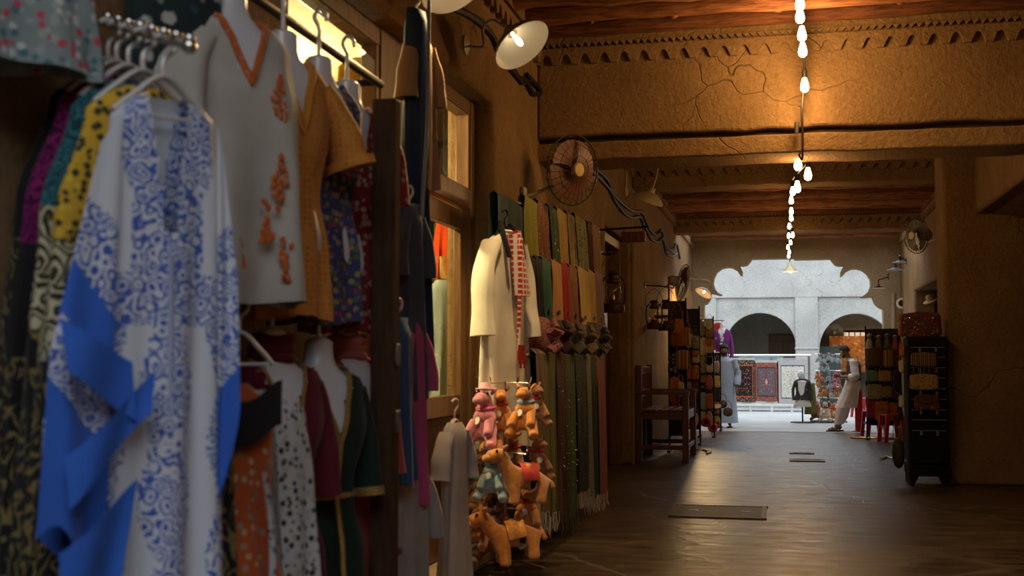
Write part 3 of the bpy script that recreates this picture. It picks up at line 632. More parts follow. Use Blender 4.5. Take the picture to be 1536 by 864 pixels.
# ------------------------------------------------------------------ fabrics
def fab(name, kind, cols, scale=1.0, rough=.85, sheen=.08, thr=None, axis=0, metal=0, stretch=(1, 1, 1), cov=0):
    if name in MATS: return MATS[name]
    m, nt, b = new_mat(name)
    sc = tuple(scale * q for q in stretch)
    c = coord(nt, sc, warp=.02 if kind not in ('check', 'stripe') else 0, wscale=6)
    base = cols[0]
    nz = nd(nt, 'ShaderNodeTexNoise', {'Vector': coord(nt, 5), 'Scale': 1.0, 'Detail': 3}).outputs[0]
    col = ramp(nt, nz, [(.3, [x * .88 for x in base]), (.7, [min(1, x * 1.1) for x in base])])
    h = None
    if kind == 'flower':       # scattered blossoms of several colours
        v = nd(nt, 'ShaderNodeTexVoronoi', {'Vector': c, 'Scale': 1.0, 'Randomness': .9})
        sep = nd(nt, 'ShaderNodeSeparateColor', {0: v.outputs['Color']}).outputs[0]
        n = len(cols) - 1; pal = ramp(nt, sep, [(i / n, cols[i + 1]) for i in range(n)], 'CONSTANT')
        d = math_(nt, 'ADD', v.outputs['Distance'], math_(nt, 'MULTIPLY', nd(nt, 'ShaderNodeTexNoise', {'Vector': c, 'Scale': 5, 'Detail': 2}).outputs[0], .35))
        t = thr or .5
        col = mixc(nt, ramp(nt, d, [(t - .06, (1, 1, 1)), (t + .04, (0, 0, 0))]), col, pal)
    elif kind == 'print':      # curling line print
        v = nd(nt, 'ShaderNodeTexVoronoi', {'Vector': coord(nt, sc, warp=.12, wscale=9), 'Scale': 1.0}).outputs['Distance']
        s = math_(nt, 'SINE', math_(nt, 'MULTIPLY', v, thr or 22.0))
        n2 = nd(nt, 'ShaderNodeTexNoise', {'Vector': c, 'Scale': 2.2, 'Detail': 4}).outputs[0]
        f = math_(nt, 'ADD', math_(nt, 'MULTIPLY', s, .35), n2)
        col = mixc(nt, ramp(nt, f, [(.42 + cov, (0, 0, 0)), (.55 + cov, (1, 1, 1))]), col, cols[1])
        if len(cols) > 2: col = mixc(nt, ramp(nt, n2, [(.6, (0, 0, 0)), (.66, (1, 1, 1))]), col, cols[2])
    elif kind == 'stripe':
        x = nd(nt, 'ShaderNodeSeparateXYZ', {0: c}).outputs[axis]
        f = math_(nt, 'FRACT', x); n = len(cols); col = ramp(nt, f, [(i / n, cols[i]) for i in range(n)], 'CONSTANT')
    elif kind == 'check':
        xyz = nd(nt, 'ShaderNodeSeparateXYZ', {0: c}); fx = math_(nt, 'FRACT', math_(nt, 'ADD', xyz.outputs[0], xyz.outputs[1])); fz = math_(nt, 'FRACT', xyz.outputs[2])
        a = math_(nt, 'GREATER_THAN', fx, .32); e = math_(nt, 'GREATER_THAN', fz, .32)
        col = mixc(nt, math_(nt, 'MULTIPLY', a, e), cols[1], col)
    elif kind == 'grid':       # tiny tile print
        v = nd(nt, 'ShaderNodeTexVoronoi', {'Vector': c, 'Scale': 1.0, 'Randomness': .25}, distance='CHEBYCHEV').outputs['Distance']
        col = mixc(nt, ramp(nt, v, [(.30, (0, 0, 0)), (.38, (1, 1, 1))]), col, cols[1])
    elif kind == 'sparkle':
        v = nd(nt, 'ShaderNodeTexVoronoi', {'Vector': coord(nt, scale), 'Scale': 1.0})
        f = ramp(nt, v.outputs['Distance'], [(.08, (1, 1, 1)), (.14, (0, 0, 0))])
        col = mixc(nt, f, col, cols[1])
    nt.links.new(col, b.inputs['Base Color'])
    b.inputs['Roughness'].default_value = rough; b.inputs['Sheen Weight'].default_value = sheen; b.inputs['Specular IOR Level'].default_value = .2; b.inputs['Metallic'].default_value = metal
    we = nd(nt, 'ShaderNodeTexNoise', {'Vector': coord(nt, 120), 'Scale': 1, 'Detail': 2}).outputs[0]; bump(nt, b, we, .12, .004)
    MATS[name] = m; return m

def lerp_prof(prof, z):
    for a, b in zip(prof, prof[1:]):
        if b[0] <= z <= a[0]:
            t = (z - a[0]) / (b[0] - a[0]); t = t * t * (3 - 2 * t)
            return [a[i] + (b[i] - a[i]) * t for i in range(1, len(a))]
    return list(prof[-1][1:])
def shell(prof, nu=48, nv=30, fold=.02, k=7, seed=0, skip=None, hemw=.0, xoff=None):
    """closed cloth tube: prof rows are (z, halfwidth, halfdepth); folds deepen downwards"""
    rnd = random.Random(seed); ph = [rnd.uniform(0, 6.28) for _ in range(4)]; z0, z1 = prof[0][0], prof[-1][0]
    def f(u, v):
        z = z0 + (z1 - z0) * v; w_, d_ = lerp_prof(prof, z); a = 2 * pi * u
        ca, sa = cos(a), sin(a)
        x = w_ * math.copysign(abs(ca) ** .8, ca); y = d_ * math.copysign(abs(sa) ** .75, sa)
        am = fold * (v ** 1.2)
        q = am * (sin(k * a + ph[0] + 1.3 * sin(2.1 * v + ph[2])) + .5 * sin((2 * k - 3) * a + ph[1] + v * 2))
        x += q * ca * .6; y += q * (math.copysign(1, sa) * min(1, abs(sa) * 2))
        if xoff: x += xoff(z)
        return (x, y, z + hemw * sin(3 * a + ph[3]) * v)
    return MB().grid(f, nu, nv, True, skip)
def vneck(width, depth, top=0.0):
    return lambda c: c.y < 0.0 and c.z > top - depth and abs(c.x) < width * (1 - (top - c.z) / depth)
def sleeve(path, radii, seed=0, n=14, fold=.035):
    rnd = random.Random(seed); P = bez(path, 14); m = len(P); rr = []
    for i in range(m):
        t = i / (m - 1) * (len(radii) - 1); k = min(int(t), len(radii) - 2); rr.append((radii[k] + (radii[k + 1] - radii[k]) * (t - k)) * (1 + fold * sin(i * .9 + seed)))
    return MB().tube(P, rr, n, False, .6)
RZ = radians(60)
def garment(name, label, cat, loc, fabric, prof, rz=RZ, neck=None, sleeves=(), smat=None, fold=.02, k=7, seed=1, trim=None, hook=False, group=None, hemw=.01, extra=None, body='body', cuff=None, nv=30):
    t = thing(name, label, cat, loc, rz, group)
    shell(prof, nv=nv, fold=fold, k=k, seed=seed, skip=vneck(*neck) if neck else None, hemw=hemw).build(body, fabric, t)
    for i, (path, radii) in enumerate(sleeves):
        s_ = sleeve(path, radii, seed + i).build('sleeve', smat or fabric, t)
        if cuff:
            e = Vector(path[-1]); d = (e - Vector(path[-2])).normalized()
            MB().tube([e - d * .03, e + d * .004], radii[-1] * 1.06, 14, False, .62).build('cuff', cuff, s_)
    if neck and trim:
        w_, dp, top = neck; d0 = lerp_prof(prof, top - .02)[1]; pts = []
        for q in range(21):
            s_ = -1 + q / 10; z = top - dp * (1 - abs(s_)); w1, d1 = lerp_prof(prof, min(prof[0][0], z))
            x = w_ * s_; yy = -d1 * max(0, 1 - (abs(x) / w1) ** 2.6) ** .42 if abs(x) < w1 else 0
            pts.append((x, yy - .004, z))
        MB().tube(pts, trim[1], 6).build('neck_trim', trim[0], t)
    if hook:
        M = MB().tube(bez([(0, 0, .17), (.03, 0, .2), (.012, 0, .235), (-.028, 0, .22), (-.03, 0, .2)], 14), .008, 6).tube([(0, 0, .17), (0, 0, .0)], .008, 6)
    if extra: extra(t)
    return t
# white plastic busts on hooks
M_BUST = plain('bust_white', (.74, .73, .76), .25, var=.03, coat=.4)
BP = [(0, .05, .05), (-.07, .052, .052), (-.11, .075, .06), (-.15, .17, .075), (-.19, .19, .09), (-.32, .17, .115), (-.42, .15, .1), (-.58, .125, .085), (-.78, .165, .11), (-.82, .15, .1)]
bust_me = None
def bust(label, loc, rz=RZ, rod=None, group='white mannequin busts hung on the left rails'):
    global bust_me
    t = thing('mannequin_bust', label, 'mannequin', loc, rz, group)
    if bust_me is None:
        M = shell(BP, 28, 26, 0, 1); M.ell((0, 0, 0), (.05, .05, .018), 16, 6); bust_me = M.mesh('torso', M_BUST)
    link('torso', bust_me, t)
    z = rod if rod else .16
    MB().tube(bez([(0, 0, .01), (0, 0, z * .5), (.0, 0, z - .03), (.0, .03, z + .018), (0, .0, z + .045), (0, -.04, z + .02), (0, -.045, z - .01)], 22), .0085, 8).build('hook', M_BUST if rod else M_CHROME, t)
    return t
def hanger(label, loc, rz, mat=None, w_=.2, group=None):
    t = thing('clothes_hanger', label, 'hanger', loc, rz, group)
    MB().tube(bez([(0, 0, -.1), (0, 0, -.05), (.03, 0, -.02), (.03, 0, .01), (0, 0, .022), (-.03, 0, .005)], 18), .007, 6).build('hook', mat or M_BUST, t)
    MB().tube(bez([(-w_, 0, -.2), (-w_ * .6, 0, -.15), (0, 0, -.095), (w_ * .6, 0, -.15), (w_, 0, -.2)], 20), .014, 8, True, .6).build('shoulder_bar', mat or M_BUST, t)
    MB().tube([(-w_ * .9, 0, -.2), (w_ * .9, 0, -.2)], .006, 6).build('cross_bar', mat or M_BUST, t)
    return t

# ------------------------------------------------------------------ left: rails and post
M_RAIL = plain('rail_dark', (.05, .035, .025), .4, .7)
def rail(label, p, q, mat, r=.014, name='clothes_rail'):
    p, q = Vector(p), Vector(q); t = thing(name, label, 'rail', p); d = q - p
    MB().tube([(0, 0, 0), d], r, 10).build('bar', mat, t)
    for s_ in (.03, .97): MB().tube([d * s_, Vector((XL - .02 if s_ > .5 else XL - .02, 0, 0)) - Vector((p.x, 0, 0)) + Vector((0, (d * s_).y, (d * s_).z))], r * .8, 8).build('rail_arm', mat, t)
    return t
rail('dark clothes rail carrying the upper row of busts', atX(330, -40, -1.86), atX(571, 127, -1.86), M_RAIL, .02)
rail('brass clothes rail carrying the lower row of busts', atX(325, 430, -1.86), atX(545, 462, -1.86), M_BRASS, .012)
p = atX(580, 150, -1.6)
t = thing('display_post', 'tall dark wooden post at the end of the dress display', 'post', (p.x, p.y, 0))
MB().box((0, 0, p.z / 2), (.10, .075, p.z)).build('shaft', M_DKWOOD, t, bevel=.006)
for z in (1.15, 1.42): MB().box((.055, 0, z), (.012, .04, .09)).build('hinge_plate', plain('old_iron', (.2, .17, .14), .5, .8), t, bevel=.003)

# ------------------------------------------------------------------ upper row on busts
F_WHITE = fab('ivory_cotton', 'plain', [(.50, .465, .41)]); F_EMB = fab('orange_embroidery', 'flower', [(.55, .13, .03), (.6, .16, .03), (.45, .08, .02), (.55, .3, .15)], 60)
F_ORANGE = fab('orange_dress', 'grid', [(.55, .18, .02), (.62, .26, .055)], 45); F_ORANGE2 = fab('orange_plain', 'plain', [(.66, .27, .04)])
F_MULTI = fab('navy_floral', 'flower', [(.05, .055, .14), (.32, .05, .08), (.10, .16, .05), (.35, .25, .08), (.06, .06, .18), (.2, .2, .22)], 40, thr=.66)
F_REDP = fab('red_white_print', 'flower', [(.26, .03, .025), (.55, .38, .30), (.45, .27, .2), (.3, .04, .03)], 32, thr=.6)
def on_bust(px, py, X, lab, rz=RZ, rod=.16):
    p = atX(px, py, X); bust('white mannequin bust wearing the ' + lab, p, rz, rod); return p
def emb_patch(t, x, y0, z, s_, mat, seed):     # raised embroidery motif of little petals on the front
    rnd = random.Random(seed); M = MB()
    for i in range(16):
        a = rnd.uniform(0, 6.28); r = rnd.uniform(0, 1) ** .7; M.ell((x + s_ * .35 * r * cos(a), y0 - .004, z + s_ * r * sin(a)), (s_ * .13, .006, s_ * .17), 6, 4, Euler((0, rnd.uniform(-1, 1), 0)).to_matrix())
    M.build('embroidery', mat, t)
p = on_bust(345, -16, -1.80, 'ivory tunic')
PW = [(-.1, .1, .07), (-.15, .2, .09), (-.2, .225, .105), (-.4, .25, .14), (-.7, .27, .14), (-1.05, .29, .15)]
def tunic_x(t):
    for x, z, s_, q in ((.1, -.36, .07, 1), (.12, -.42, .05, 2), (.1, -.66, .09, 3), (.05, -.8, .09, 4), (-.06, -.92, .07, 5), (.13, -.9, .08, 6)): emb_patch(t, x, -.135 if z > -.5 else -.15, z, s_, F_EMB, q)
garment('tunic', 'ivory tunic with orange embroidery on the nearest upper bust', 'tunic', p, F_WHITE, PW, neck=(.1, .24, -.1), trim=(F_EMB, .012), fold=.034, k=6, seed=3, extra=tunic_x,
        sleeves=[([(-.15, -.02, -.2), (-.24, -.06, -.32), (-.28, -.09, -.46), (-.29, -.1, -.56)], [.09, .11, .13, .145])], cuff=F_EMB)
p = on_bust(424, 52, -1.80, 'orange dress')
PO = [(-.1, .09, .07), (-.15, .18, .09), (-.2, .198, .1), (-.35, .18, .125), (-.6, .14, .1), (-.8, .17, .12), (-1.05, .18, .13)]
garment('dress', 'orange printed short-sleeved dress on the second upper bust', 'dress', p, F_ORANGE, PO, neck=(.085, .28, -.1), trim=(F_ORANGE2, .016), fold=.015, k=6, seed=5, cuff=F_ORANGE2,
        sleeves=[([(-.16, 0, -.19), (-.24, 0, -.3), (-.26, -.0, -.5)], [.09, .1, .11]), ([(.16, 0, -.19), (.25, -.02, -.32), (.29, -.04, -.47)], [.09, .1, .12])])
p = on_bust(478, 90, -1.80, 'navy floral dress')
garment('dress', 'navy floral sleeveless dress on the third upper bust', 'dress', p, F_MULTI, PO, neck=(.08, .27, -.1), trim=(F_MULTI, .01), fold=.02, k=8, seed=8)
p = on_bust(520, 126, -1.80, 'dark red dress')
garment('dress', 'dark red and white printed dress on the farthest upper bust', 'dress', p, F_REDP, PO, neck=(.08, .26, -.1), trim=(F_REDP, .01), fold=.02, k=7, seed=9,
        sleeves=[([(.16, 0, -.19), (.23, -.02, -.3), (.25, -.02, -.5)], [.09, .09, .1])])
tag(MB().grid(lambda u, v: (.03 * sin(u * 9) + .02 * v, -.06 + .12 * u, -.75 * v), 8, 10).build('red_scarf', fab('bright_red', 'plain', [(.6, .02, .02)]), None, atX(562, 335, -1.9), 0), 'thin bright red scarf hanging beside the wooden post', 'scarf')

# ------------------------------------------------------------------ lower row on busts
F_MAR = fab('maroon_crepe', 'plain', [(.12, .012, .022)]); F_GRN = fab('bottle_green', 'plain', [(.014, .028, .022)]); F_ROSE = fab('rose_crepe', 'plain', [(.42, .085, .085)]); F_GOLD = fab('gold_braid', 'flower', [(.42, .26, .07), (.7, .5, .2), (.3, .16, .04)], 120, .4, metal=.4)
PL = [(-.1, .09, .07), (-.15, .19, .09), (-.2, .21, .105), (-.33, .2, .135), (-.55, .145, .105), (-.62, .15, .11), (-.8, .19, .14), (-1.35, .27, .2)]
LS = [([(-.17, 0, -.19), (-.24, -.02, -.35), (-.25, -.05, -.58)], [.085, .08, .08]), ([(.16, 0, -.19), (.22, .0, -.36), (.23, -.02, -.6)], [.08, .075, .085])]
def collar(mat):
    def f(t):
        M = MB()
        for i in range(3): M.tube([(.066 * cos(2 * pi * k / 16 + i), .066 * sin(2 * pi * k / 16 + i), -.03 - .03 * i + .006 * sin(k + i)) for k in range(17)], .022, 8, False)
        M.build('wrapped_collar', mat, t)
    return f
def belt_line(t):
    MB().tube([(.152 * cos(2 * pi * k / 24), .116 * sin(2 * pi * k / 24) - .0, -.585) for k in range(25)], .012, 6, False).build('belt', F_GOLD, t)
    MB().tube([(.0, -.142, -.37), (.0, -.125, -.5), (0, -.118, -.6), (0, -.15, -.75), (0, -.175, -1.0), (0, -.21, -1.34)], .011, 6).build('front_braid', F_GOLD, t)
p = on_bust(408, 498, -1.8, 'maroon dress', rod=.13)
garment('dress', 'maroon dress with high wrapped collar and gold neckline', 'dress', p, F_MAR, PL, neck=(.1, .3, -.1), trim=(F_GOLD, .008), fold=.02, k=6, seed=11, sleeves=LS, extra=collar(F_MAR))
p = on_bust(478, 512, -1.76, 'dark green dress', rod=.13)
garment('dress', 'dark green dress with gold braid and belt', 'dress', p, F_GRN, PL, neck=(.1, .3, -.1), trim=(F_GOLD, .011), fold=.02, k=6, seed=12, sleeves=LS, cuff=F_GOLD, extra=belt_line)
p = on_bust(520, 500, -1.8, 'rose dress', rod=.13)
garment('dress', 'rose pink dress with folded scarf collar beside the post', 'dress', p, F_ROSE, PL, neck=(.1, .28, -.1), trim=(F_ROSE, .008), fold=.02, k=6, seed=13, sleeves=LS, extra=collar(fab('salmon', 'plain', [(.55, .16, .13)])))
F_ORP = fab('orange_dotted', 'flower', [(.42, .085, .02), (.25, .22, .18), (.5, .35, .2), (.16, .14, .13)], 34, thr=.52); F_BW = fab('black_white_print', 'flower', [(.56, .56, .56), (.03, .03, .04), (.1, .1, .11), (.4, .4, .42)], 40, thr=.6); F_BLK = fab('black_cloth', 'plain', [(.012, .011, .013)]); F_HOUND = fab('dotted_grey', 'grid', [(.05, .05, .055), (.35, .35, .35)], 90)
p = atX(328, 575, -1.6)
PS = [(.0, .09, .05), (-.05, .14, .07), (-.12, .17, .09), (-.3, .155, .11), (-.36, .15, .11), (-.7, .2, .15), (-1.25, .27, .2)]
def orange_x(t):
    MB().grid(lambda u, v: (-.15 + .3 * u, -.1 - .03 * sin(pi * u), -.02 - .13 * v + .03 * cos(pi * u * 2)), 12, 5).build('black_yoke', F_BLK, t)
    MB().grid(lambda u, v: (.06 + .012 * sin(8 * v) + .06 * v * (u - .2), -.145 - .07 * v - .012 * sin(u * 9), -.25 - .95 * v), 6, 18).build('printed_placket', F_BW, t)
garment('dress', 'orange dotted dress with black yoke hanging in front, lower left', 'dress', p, F_ORP, PS, fold=.03, k=7, seed=14, extra=orange_x)
hanger('white hanger on the brass rail above the orange dotted dress', atX(360, 455, -1.75), RZ, None, .13)
p = atX(405, 585, -1.62)
def bw_x(t):
    MB().grid(lambda u, v: (-.2 + .13 * u + .05 * v, -.12 - .05 * v - .02 * sin(pi * u), -.05 - 1.1 * v), 6, 16).build('dotted_panel', F_HOUND, t)
garment('dress', 'black and white printed dress with dotted dark panel, low', 'dress', p, F_BW, [(0, .06, .04), (-.06, .12, .07), (-.3, .14, .1), (-.6, .15, .12), (-1.2, .17, .15)], fold=.03, k=6, seed=15, extra=bw_x)

# ------------------------------------------------------------------ waterfall arm with kaftans, nearest the camera
TIP = atX(284, 70, -1.45); ROOT = Vector((XL, TIP.y + .46, TIP.z + .25))
DIR = (TIP - ROOT); RK = radians(56)
arm = thing('waterfall_arm', 'sloping chrome display arm with ball stops at the upper left', 'rail', ROOT)
MB().tube([(0, 0, 0), DIR], .012, 10).build('bar', M_CHROME, arm); MB().box((.01, 0, 0), (.02, .06, .1)).build('wall_plate', M_CHROME, arm, bevel=.004)
for i in range(8): MB().ell(DIR * (.3 + .1 * i) + Vector((0, 0, .02)), .016, 10, 8).build('ball_stop', M_CHROME, arm)
MB().ell(DIR, .02, 12, 8).build('end_ball', M_CHROME, arm)
M_HANG = plain('hanger_milky', (.55, .52, .5), .25, var=.05, coat=.5)
def arm_pt(s_): return ROOT + DIR * s_
HN = ['kaftan', 'yellow kaftan', 'teal kaftan', 'magenta kaftan', 'black and gold robe']
for i, s_ in enumerate((.80, .63, .5, .39, .31)):
    hanger('milky plastic hanger on the chrome arm, %s from its tip' % ['first', 'second', 'third', 'fourth', 'fifth'][i], arm_pt(s_) + Vector((0, 0, -.005)), RK, M_HANG, .135, 'milky hangers on the chrome arm')
def masked(name, base, prt, solid, scale):
    m, nt, b = new_mat(name); at = nd(nt, 'ShaderNodeVertexColor', layer_name='print')
    sp = nd(nt, 'ShaderNodeSeparateColor', {0: at.outputs[0]})
    v = nd(nt, 'ShaderNodeTexVoronoi', {'Vector': coord(nt, scale, warp=.03, wscale=14), 'Scale': 1.0}).outputs['Distance']
    n2 = nd(nt, 'ShaderNodeTexNoise', {'Vector': coord(nt, scale), 'Scale': 2.4, 'Detail': 4}).outputs[0]
    f = math_(nt, 'ADD', math_(nt, 'MULTIPLY', math_(nt, 'SINE', math_(nt, 'MULTIPLY', v, 20.0)), .3), n2)
    pc = mixc(nt, ramp(nt, f, [(.43, (0, 0, 0)), (.55, (1, 1, 1))]), prt, base)
    gm = math_(nt, 'ADD', sp.outputs[1], math_(nt, 'MULTIPLY', math_(nt, 'SUBTRACT', n2, .5), .5))
    col = mixc(nt, ramp(nt, gm, [(.42, (0, 0, 0)), (.52, (1, 1, 1))]), base, pc)
    col = mixc(nt, ramp(nt, sp.outputs[0], [(.45, (0, 0, 0)), (.55, (1, 1, 1))]), col, solid)
    nt.links.new(col, b.inputs['Base Color']); b.inputs['Roughness'].default_value = .8; b.inputs['Sheen Weight'].default_value = .2; b.inputs['Specular IOR Level'].default_value = .2
    return m
def paint(o, fn):      # woven-in print layout: red = solid border, green = printed field
    me = o.data; ca = me.color_attributes.new('print', 'FLOAT_COLOR', 'POINT')
    for i, v in enumerate(me.vertices):
        r, g = fn(v.co); ca.data[i].color = (r, g, 0, 1)
M_BLUE = masked('blue_white_print', (.55, .57, .63), (.045, .10, .38), (.03, .115, .5), 28)
kp = arm_pt(.80) + Vector((0, 0, -.12))
kt = thing('kaftan', 'white and royal blue printed kaftan nearest the camera', 'kaftan', kp, RK)
PK = [(-.03, .055, .03), (-.06, .11, .04), (-.1, .14, .045), (-.3, .165, .05), (-.6, .17, .055), (-.9, .17, .06), (-1.5, .19, .08)]
body = shell(PK, 96, 90, .026, 7, 21, vneck(.06, .42, -.03), .0).build('body', M_BLUE, kt)
def kbody(c):
    x, z = abs(c.x), c.z
    wv = .015 * sin(z * 22)
    nk = .065 * max(0, 1 + (z + .03) / .42)
    g = 1 if (nk < x < nk + .075 + wv and z > -.75) else 0
    if z < -.28 - .35 * x: g = 1
    if z < -.62 and .06 + wv < x < .125 + wv: g = 0
    if -.5 < z < -.3 and .1 < x < .15: g = 0
    return (1 if (c.x > .16 and z < -.95) else 0, g)
paint(body, kbody)
for s_ in (-1, 1):
    def drape(u, v, s_=s_):
        L = (1.12 if s_ < 0 else .98) - .28 * u * (1 if s_ > 0 else .2); x = s_ * (.13 + (.16 if s_ < 0 else .06) * u * min(1, .35 + v * 1.2) + (.03 if s_ < 0 else .01) * v)
        return (x, -.05 - .02 * sin(u * 7 + v * 3) * v - .035 * sin(pi * u) * v, -.09 - .09 * u * (1 - v) - L * v * (1 + .06 * sin(u * 6)))
    d = MB().grid(drape, 40, 80).build('sleeve', M_BLUE, kt)
    def kd(c, s_=s_):
        u = (abs(c.x) - .13) / .18; v = -c.z / 1.15 + .05 * u; g = 1 if v > .34 - .08 * u else 0
        diag = v + .16 * u
        r = 1 if (.55 < diag < .70 or diag > .86) and s_ < 0 or (s_ > 0 and v + .25 * u > .72) else 0
        return (r, g)
    paint(d, kd)
    def back(u, v, s_=s_): x = s_ * (.10 + (.18 if s_ < 0 else .08) * u * min(1, .3 + v)); return (x, .04 + .03 * sin(u * 6) * v, -.1 - .1 * u * (1 - v) - (1.25 - .2 * u) * v)
    d2 = MB().grid(back, 24, 50).build('sleeve_back', M_BLUE, kt); paint(d2, lambda c: (1 if c.z < -.9 - .8 * (abs(c.x) - .1) else 0, 1 if c.z < -.45 else 0))
# folded-back blue borders crossing the near sleeve
for (a, b_, c_, d_) in (((-.31, -.62), (-.12, -.72), (-.12, -.86), (-.3, -.74)), ((-.29, -.94), (-.06, -.74), (-.08, -.84), (-.29, -1.06)), ((-.3, -1.16), (-.1, -1.0), (-.16, -1.3), (-.3, -1.4))):
    fl = MB().grid(lambda u, v: ((a[0] * (1 - u) + b_[0] * u) * (1 - v) + (d_[0] * (1 - u) + c_[0] * u) * v, -.125 - .02 * sin(u * 5 + v) - .012 * v, (a[1] * (1 - u) + b_[1] * u) * (1 - v) + (d_[1] * (1 - u) + c_[1] * u) * v), 10, 8).build('blue_border_fold', fab('royal_blue', 'plain', [(.03, .115, .5)]), kt)
MB().tube([(.0, -.058, -.45), (.0, -.063, -.7), (.0, -.072, -1.0), (0, -.09, -1.4)], .01, 6).build('bead_placket', fab('pearl_beads', 'sparkle', [(.3, .34, .5), (.7, .7, .72)], 90), kt)
# the other robes behind it on the same arm
F_YEL = fab('yellow_black_print', 'flower', [(.55, .33, .025), (.05, .04, .02), (.6, .4, .05), (.06, .045, .02)], 46, thr=.66)
F_TEAL = fab('teal_print', 'print', [(.03, .15, .18), (.012, .05, .06)], 22); F_MAG = fab('magenta_print', 'print', [(.22, .012, .11), (.05, .0, .04)], 24)
F_ABAYA = fab('black_gold_print', 'print', [(.012, .012, .013), (.22, .17, .06)], 9, thr=30.0, cov=.26)
F_GOLDW = fab('gold_white_band', 'print', [(.035, .03, .015), (.5, .45, .3), (.22, .16, .02)], 13, thr=26)
PR = [(-.02, .05, .02), (-.06, .12, .03), (-.1, .16, .035), (-.4, .24, .045), (-.8, .27, .05), (-1.5, .29, .06)]
def robe(nm, label, s_, f1, bands, seed, dx=0):
    q = arm_pt(s_) + Vector((0, 0, -.13)); t = thing(nm, label, 'robe', q, RK, 'robes behind the blue kaftan')
    zs = [-.02] + [b[0] for b in bands] + [-1.5]; fs = [f1] + [b[1] for b in bands]
    for i in range(len(fs)):
        pr = [(z,) + tuple(lerp_prof(PR, z)) for z in [zs[i] + (zs[i + 1] - zs[i]) * k / 6 for k in range(7)]]
        M = MB(); rnd = random.Random(seed); ph = rnd.uniform(0, 6)
        def g(u, v, a=zs[i], b=zs[i + 1]):
            z = a + (b - a) * v; w_, d_ = lerp_prof(PR, z); an = 2 * pi * u; am = .014 * min(1, -z * 1.2)
            qf = am * sin(6 * an + ph + z * 2); return (w_ * cos(an) + qf * cos(an), d_ * math.copysign(abs(sin(an)) ** .75, sin(an)) + qf * math.copysign(1, sin(an)), z)
        M.grid(g, 48, 12, True).build('body' if i == 0 else 'printed_band', fs[i], t)
    return t
robe('robe', 'yellow and black printed robe directly behind the blue kaftan', .63, F_YEL, [(-.45, F_GOLDW), (-.75, F_ABAYA)], 31)
robe('robe', 'teal printed robe with gold scroll band at the left', .5, F_TEAL, [(-.38, F_GOLDW), (-.7, F_ABAYA)], 32)
robe('robe', 'magenta printed robe at the left edge of the picture', .39, F_MAG, [(-.5, F_BLK), (-.8, F_ABAYA)], 33)
robe('robe', 'black robe with gold chevrons at the far left edge', .31, F_BLK, [(-.5, F_ABAYA)], 34)
F_PALEF = fab('pale_blue_floral', 'flower', [(.22, .27, .27), (.5, .55, .52), (.06, .16, .18), (.45, .07, .12), (.3, .33, .3)], 36, thr=.62); F_DKF = fab('dark_green_white_floral', 'flower', [(.02, .035, .035), (.45, .46, .42), (.03, .09, .09), (.3, .3, .28)], 15, thr=.52)
garment('dress', 'pale blue floral dress high on the wall behind the hangers', 'dress', atX(25, -95, -1.92), F_PALEF, [(0, .1, .04), (-.06, .2, .05), (-.34, .22, .06)], rz=RK, seed=41)
garment('dress', 'dark green dress with large white flowers behind the chrome arm', 'dress', atX(262, -60, -1.9), F_DKF, [(0, .1, .04), (-.06, .16, .06), (-.4, .16, .08), (-.68, .12, .07)], rz=RK, seed=42)

# ------------------------------------------------------------------ clothes hung in a column beyond the post
def col_shirt(nm, label, cat, px, py, X, L, hw, f, seed, slv=None, rz=radians(75), extra=None, dep=.06, mat2=None):
    q = atX(px, py, X)
    pr = [(-.02, .07, .03), (-.05, hw * .8, dep * .7), (-.1, hw, dep), (-L * .5, hw * 1.02, dep * 1.1), (-L, hw * 1.08, dep * 1.3)]
    sl = []
    if slv: sl = [([(a * hw * .85, 0, -.09), (a * (hw + .05), -.01, -.09 - slv * .5), (a * (hw + .06), -.01, -.09 - slv)], [.055, .06, .07]) for a in (-1, 1)]
    t = garment(nm, label, cat, q, f, pr, rz=rz, fold=.02, k=6, seed=seed, sleeves=sl, extra=extra)
    hanger('white hanger inside the ' + label.split(' hanging')[0], q + Vector((0, 0, .05)), rz, None, min(.17, hw * .8))
    return t
F_NAVY = fab('navy_cloth', 'plain', [(.02, .035, .07)]); F_SLATE = fab('slate_cloth', 'plain', [(.075, .09, .12)]); F_TAN = fab('tan_cloth', 'plain', [(.36, .19, .085)]); F_PINK = fab('pink_cloth', 'plain', [(.52, .09, .20)]); F_LGR = fab('light_grey_cloth', 'plain', [(.40, .39, .38)])
def silver_edge(t): MB().tube(bez([(.0, -.08, .05), (-.03, -.09, -.6), (-.1, -.1, -1.2), (-.14, -.12, -1.75)], 40), .011, 6).build('beaded_edge', fab('silver_beads', 'sparkle', [(.25, .25, .27), (.9, .88, .8)], 70, .4), t)
col_shirt('long_robe', 'long navy robe with silver beaded edge hanging past the post', 'robe', 624, 10, -1.86, 1.95, .055, F_NAVY, 51, extra=silver_edge)
col_shirt('shirt', 'tan shirt hanging high beside the shop window', 'shirt', 629, 45, -1.86, .85, .08, F_TAN, 52, .3)
col_shirt('shirt', 'slate grey shirt hanging below the tan shirt', 'shirt', 614, 300, -1.84, 1.0, .07, F_SLATE, 53, .3)
col_shirt('shirt', 'bright pink long shirt hanging by the door handle', 'shirt', 618, 475, -1.82, .92, .065, F_PINK, 54, .28)
col_shirt('shirt', 'light grey long shirt with dark cuff stripe hanging lowest', 'shirt', 616, 692, -1.82, .95, .12, F_LGR, 55, .3)
col_shirt('trousers', 'dark blue trousers hanging between post and pink shirt', 'trousers', 597, 470, -1.80, .8, .06, fab('denim', 'plain', [(.05, .11, .22)]), 56)
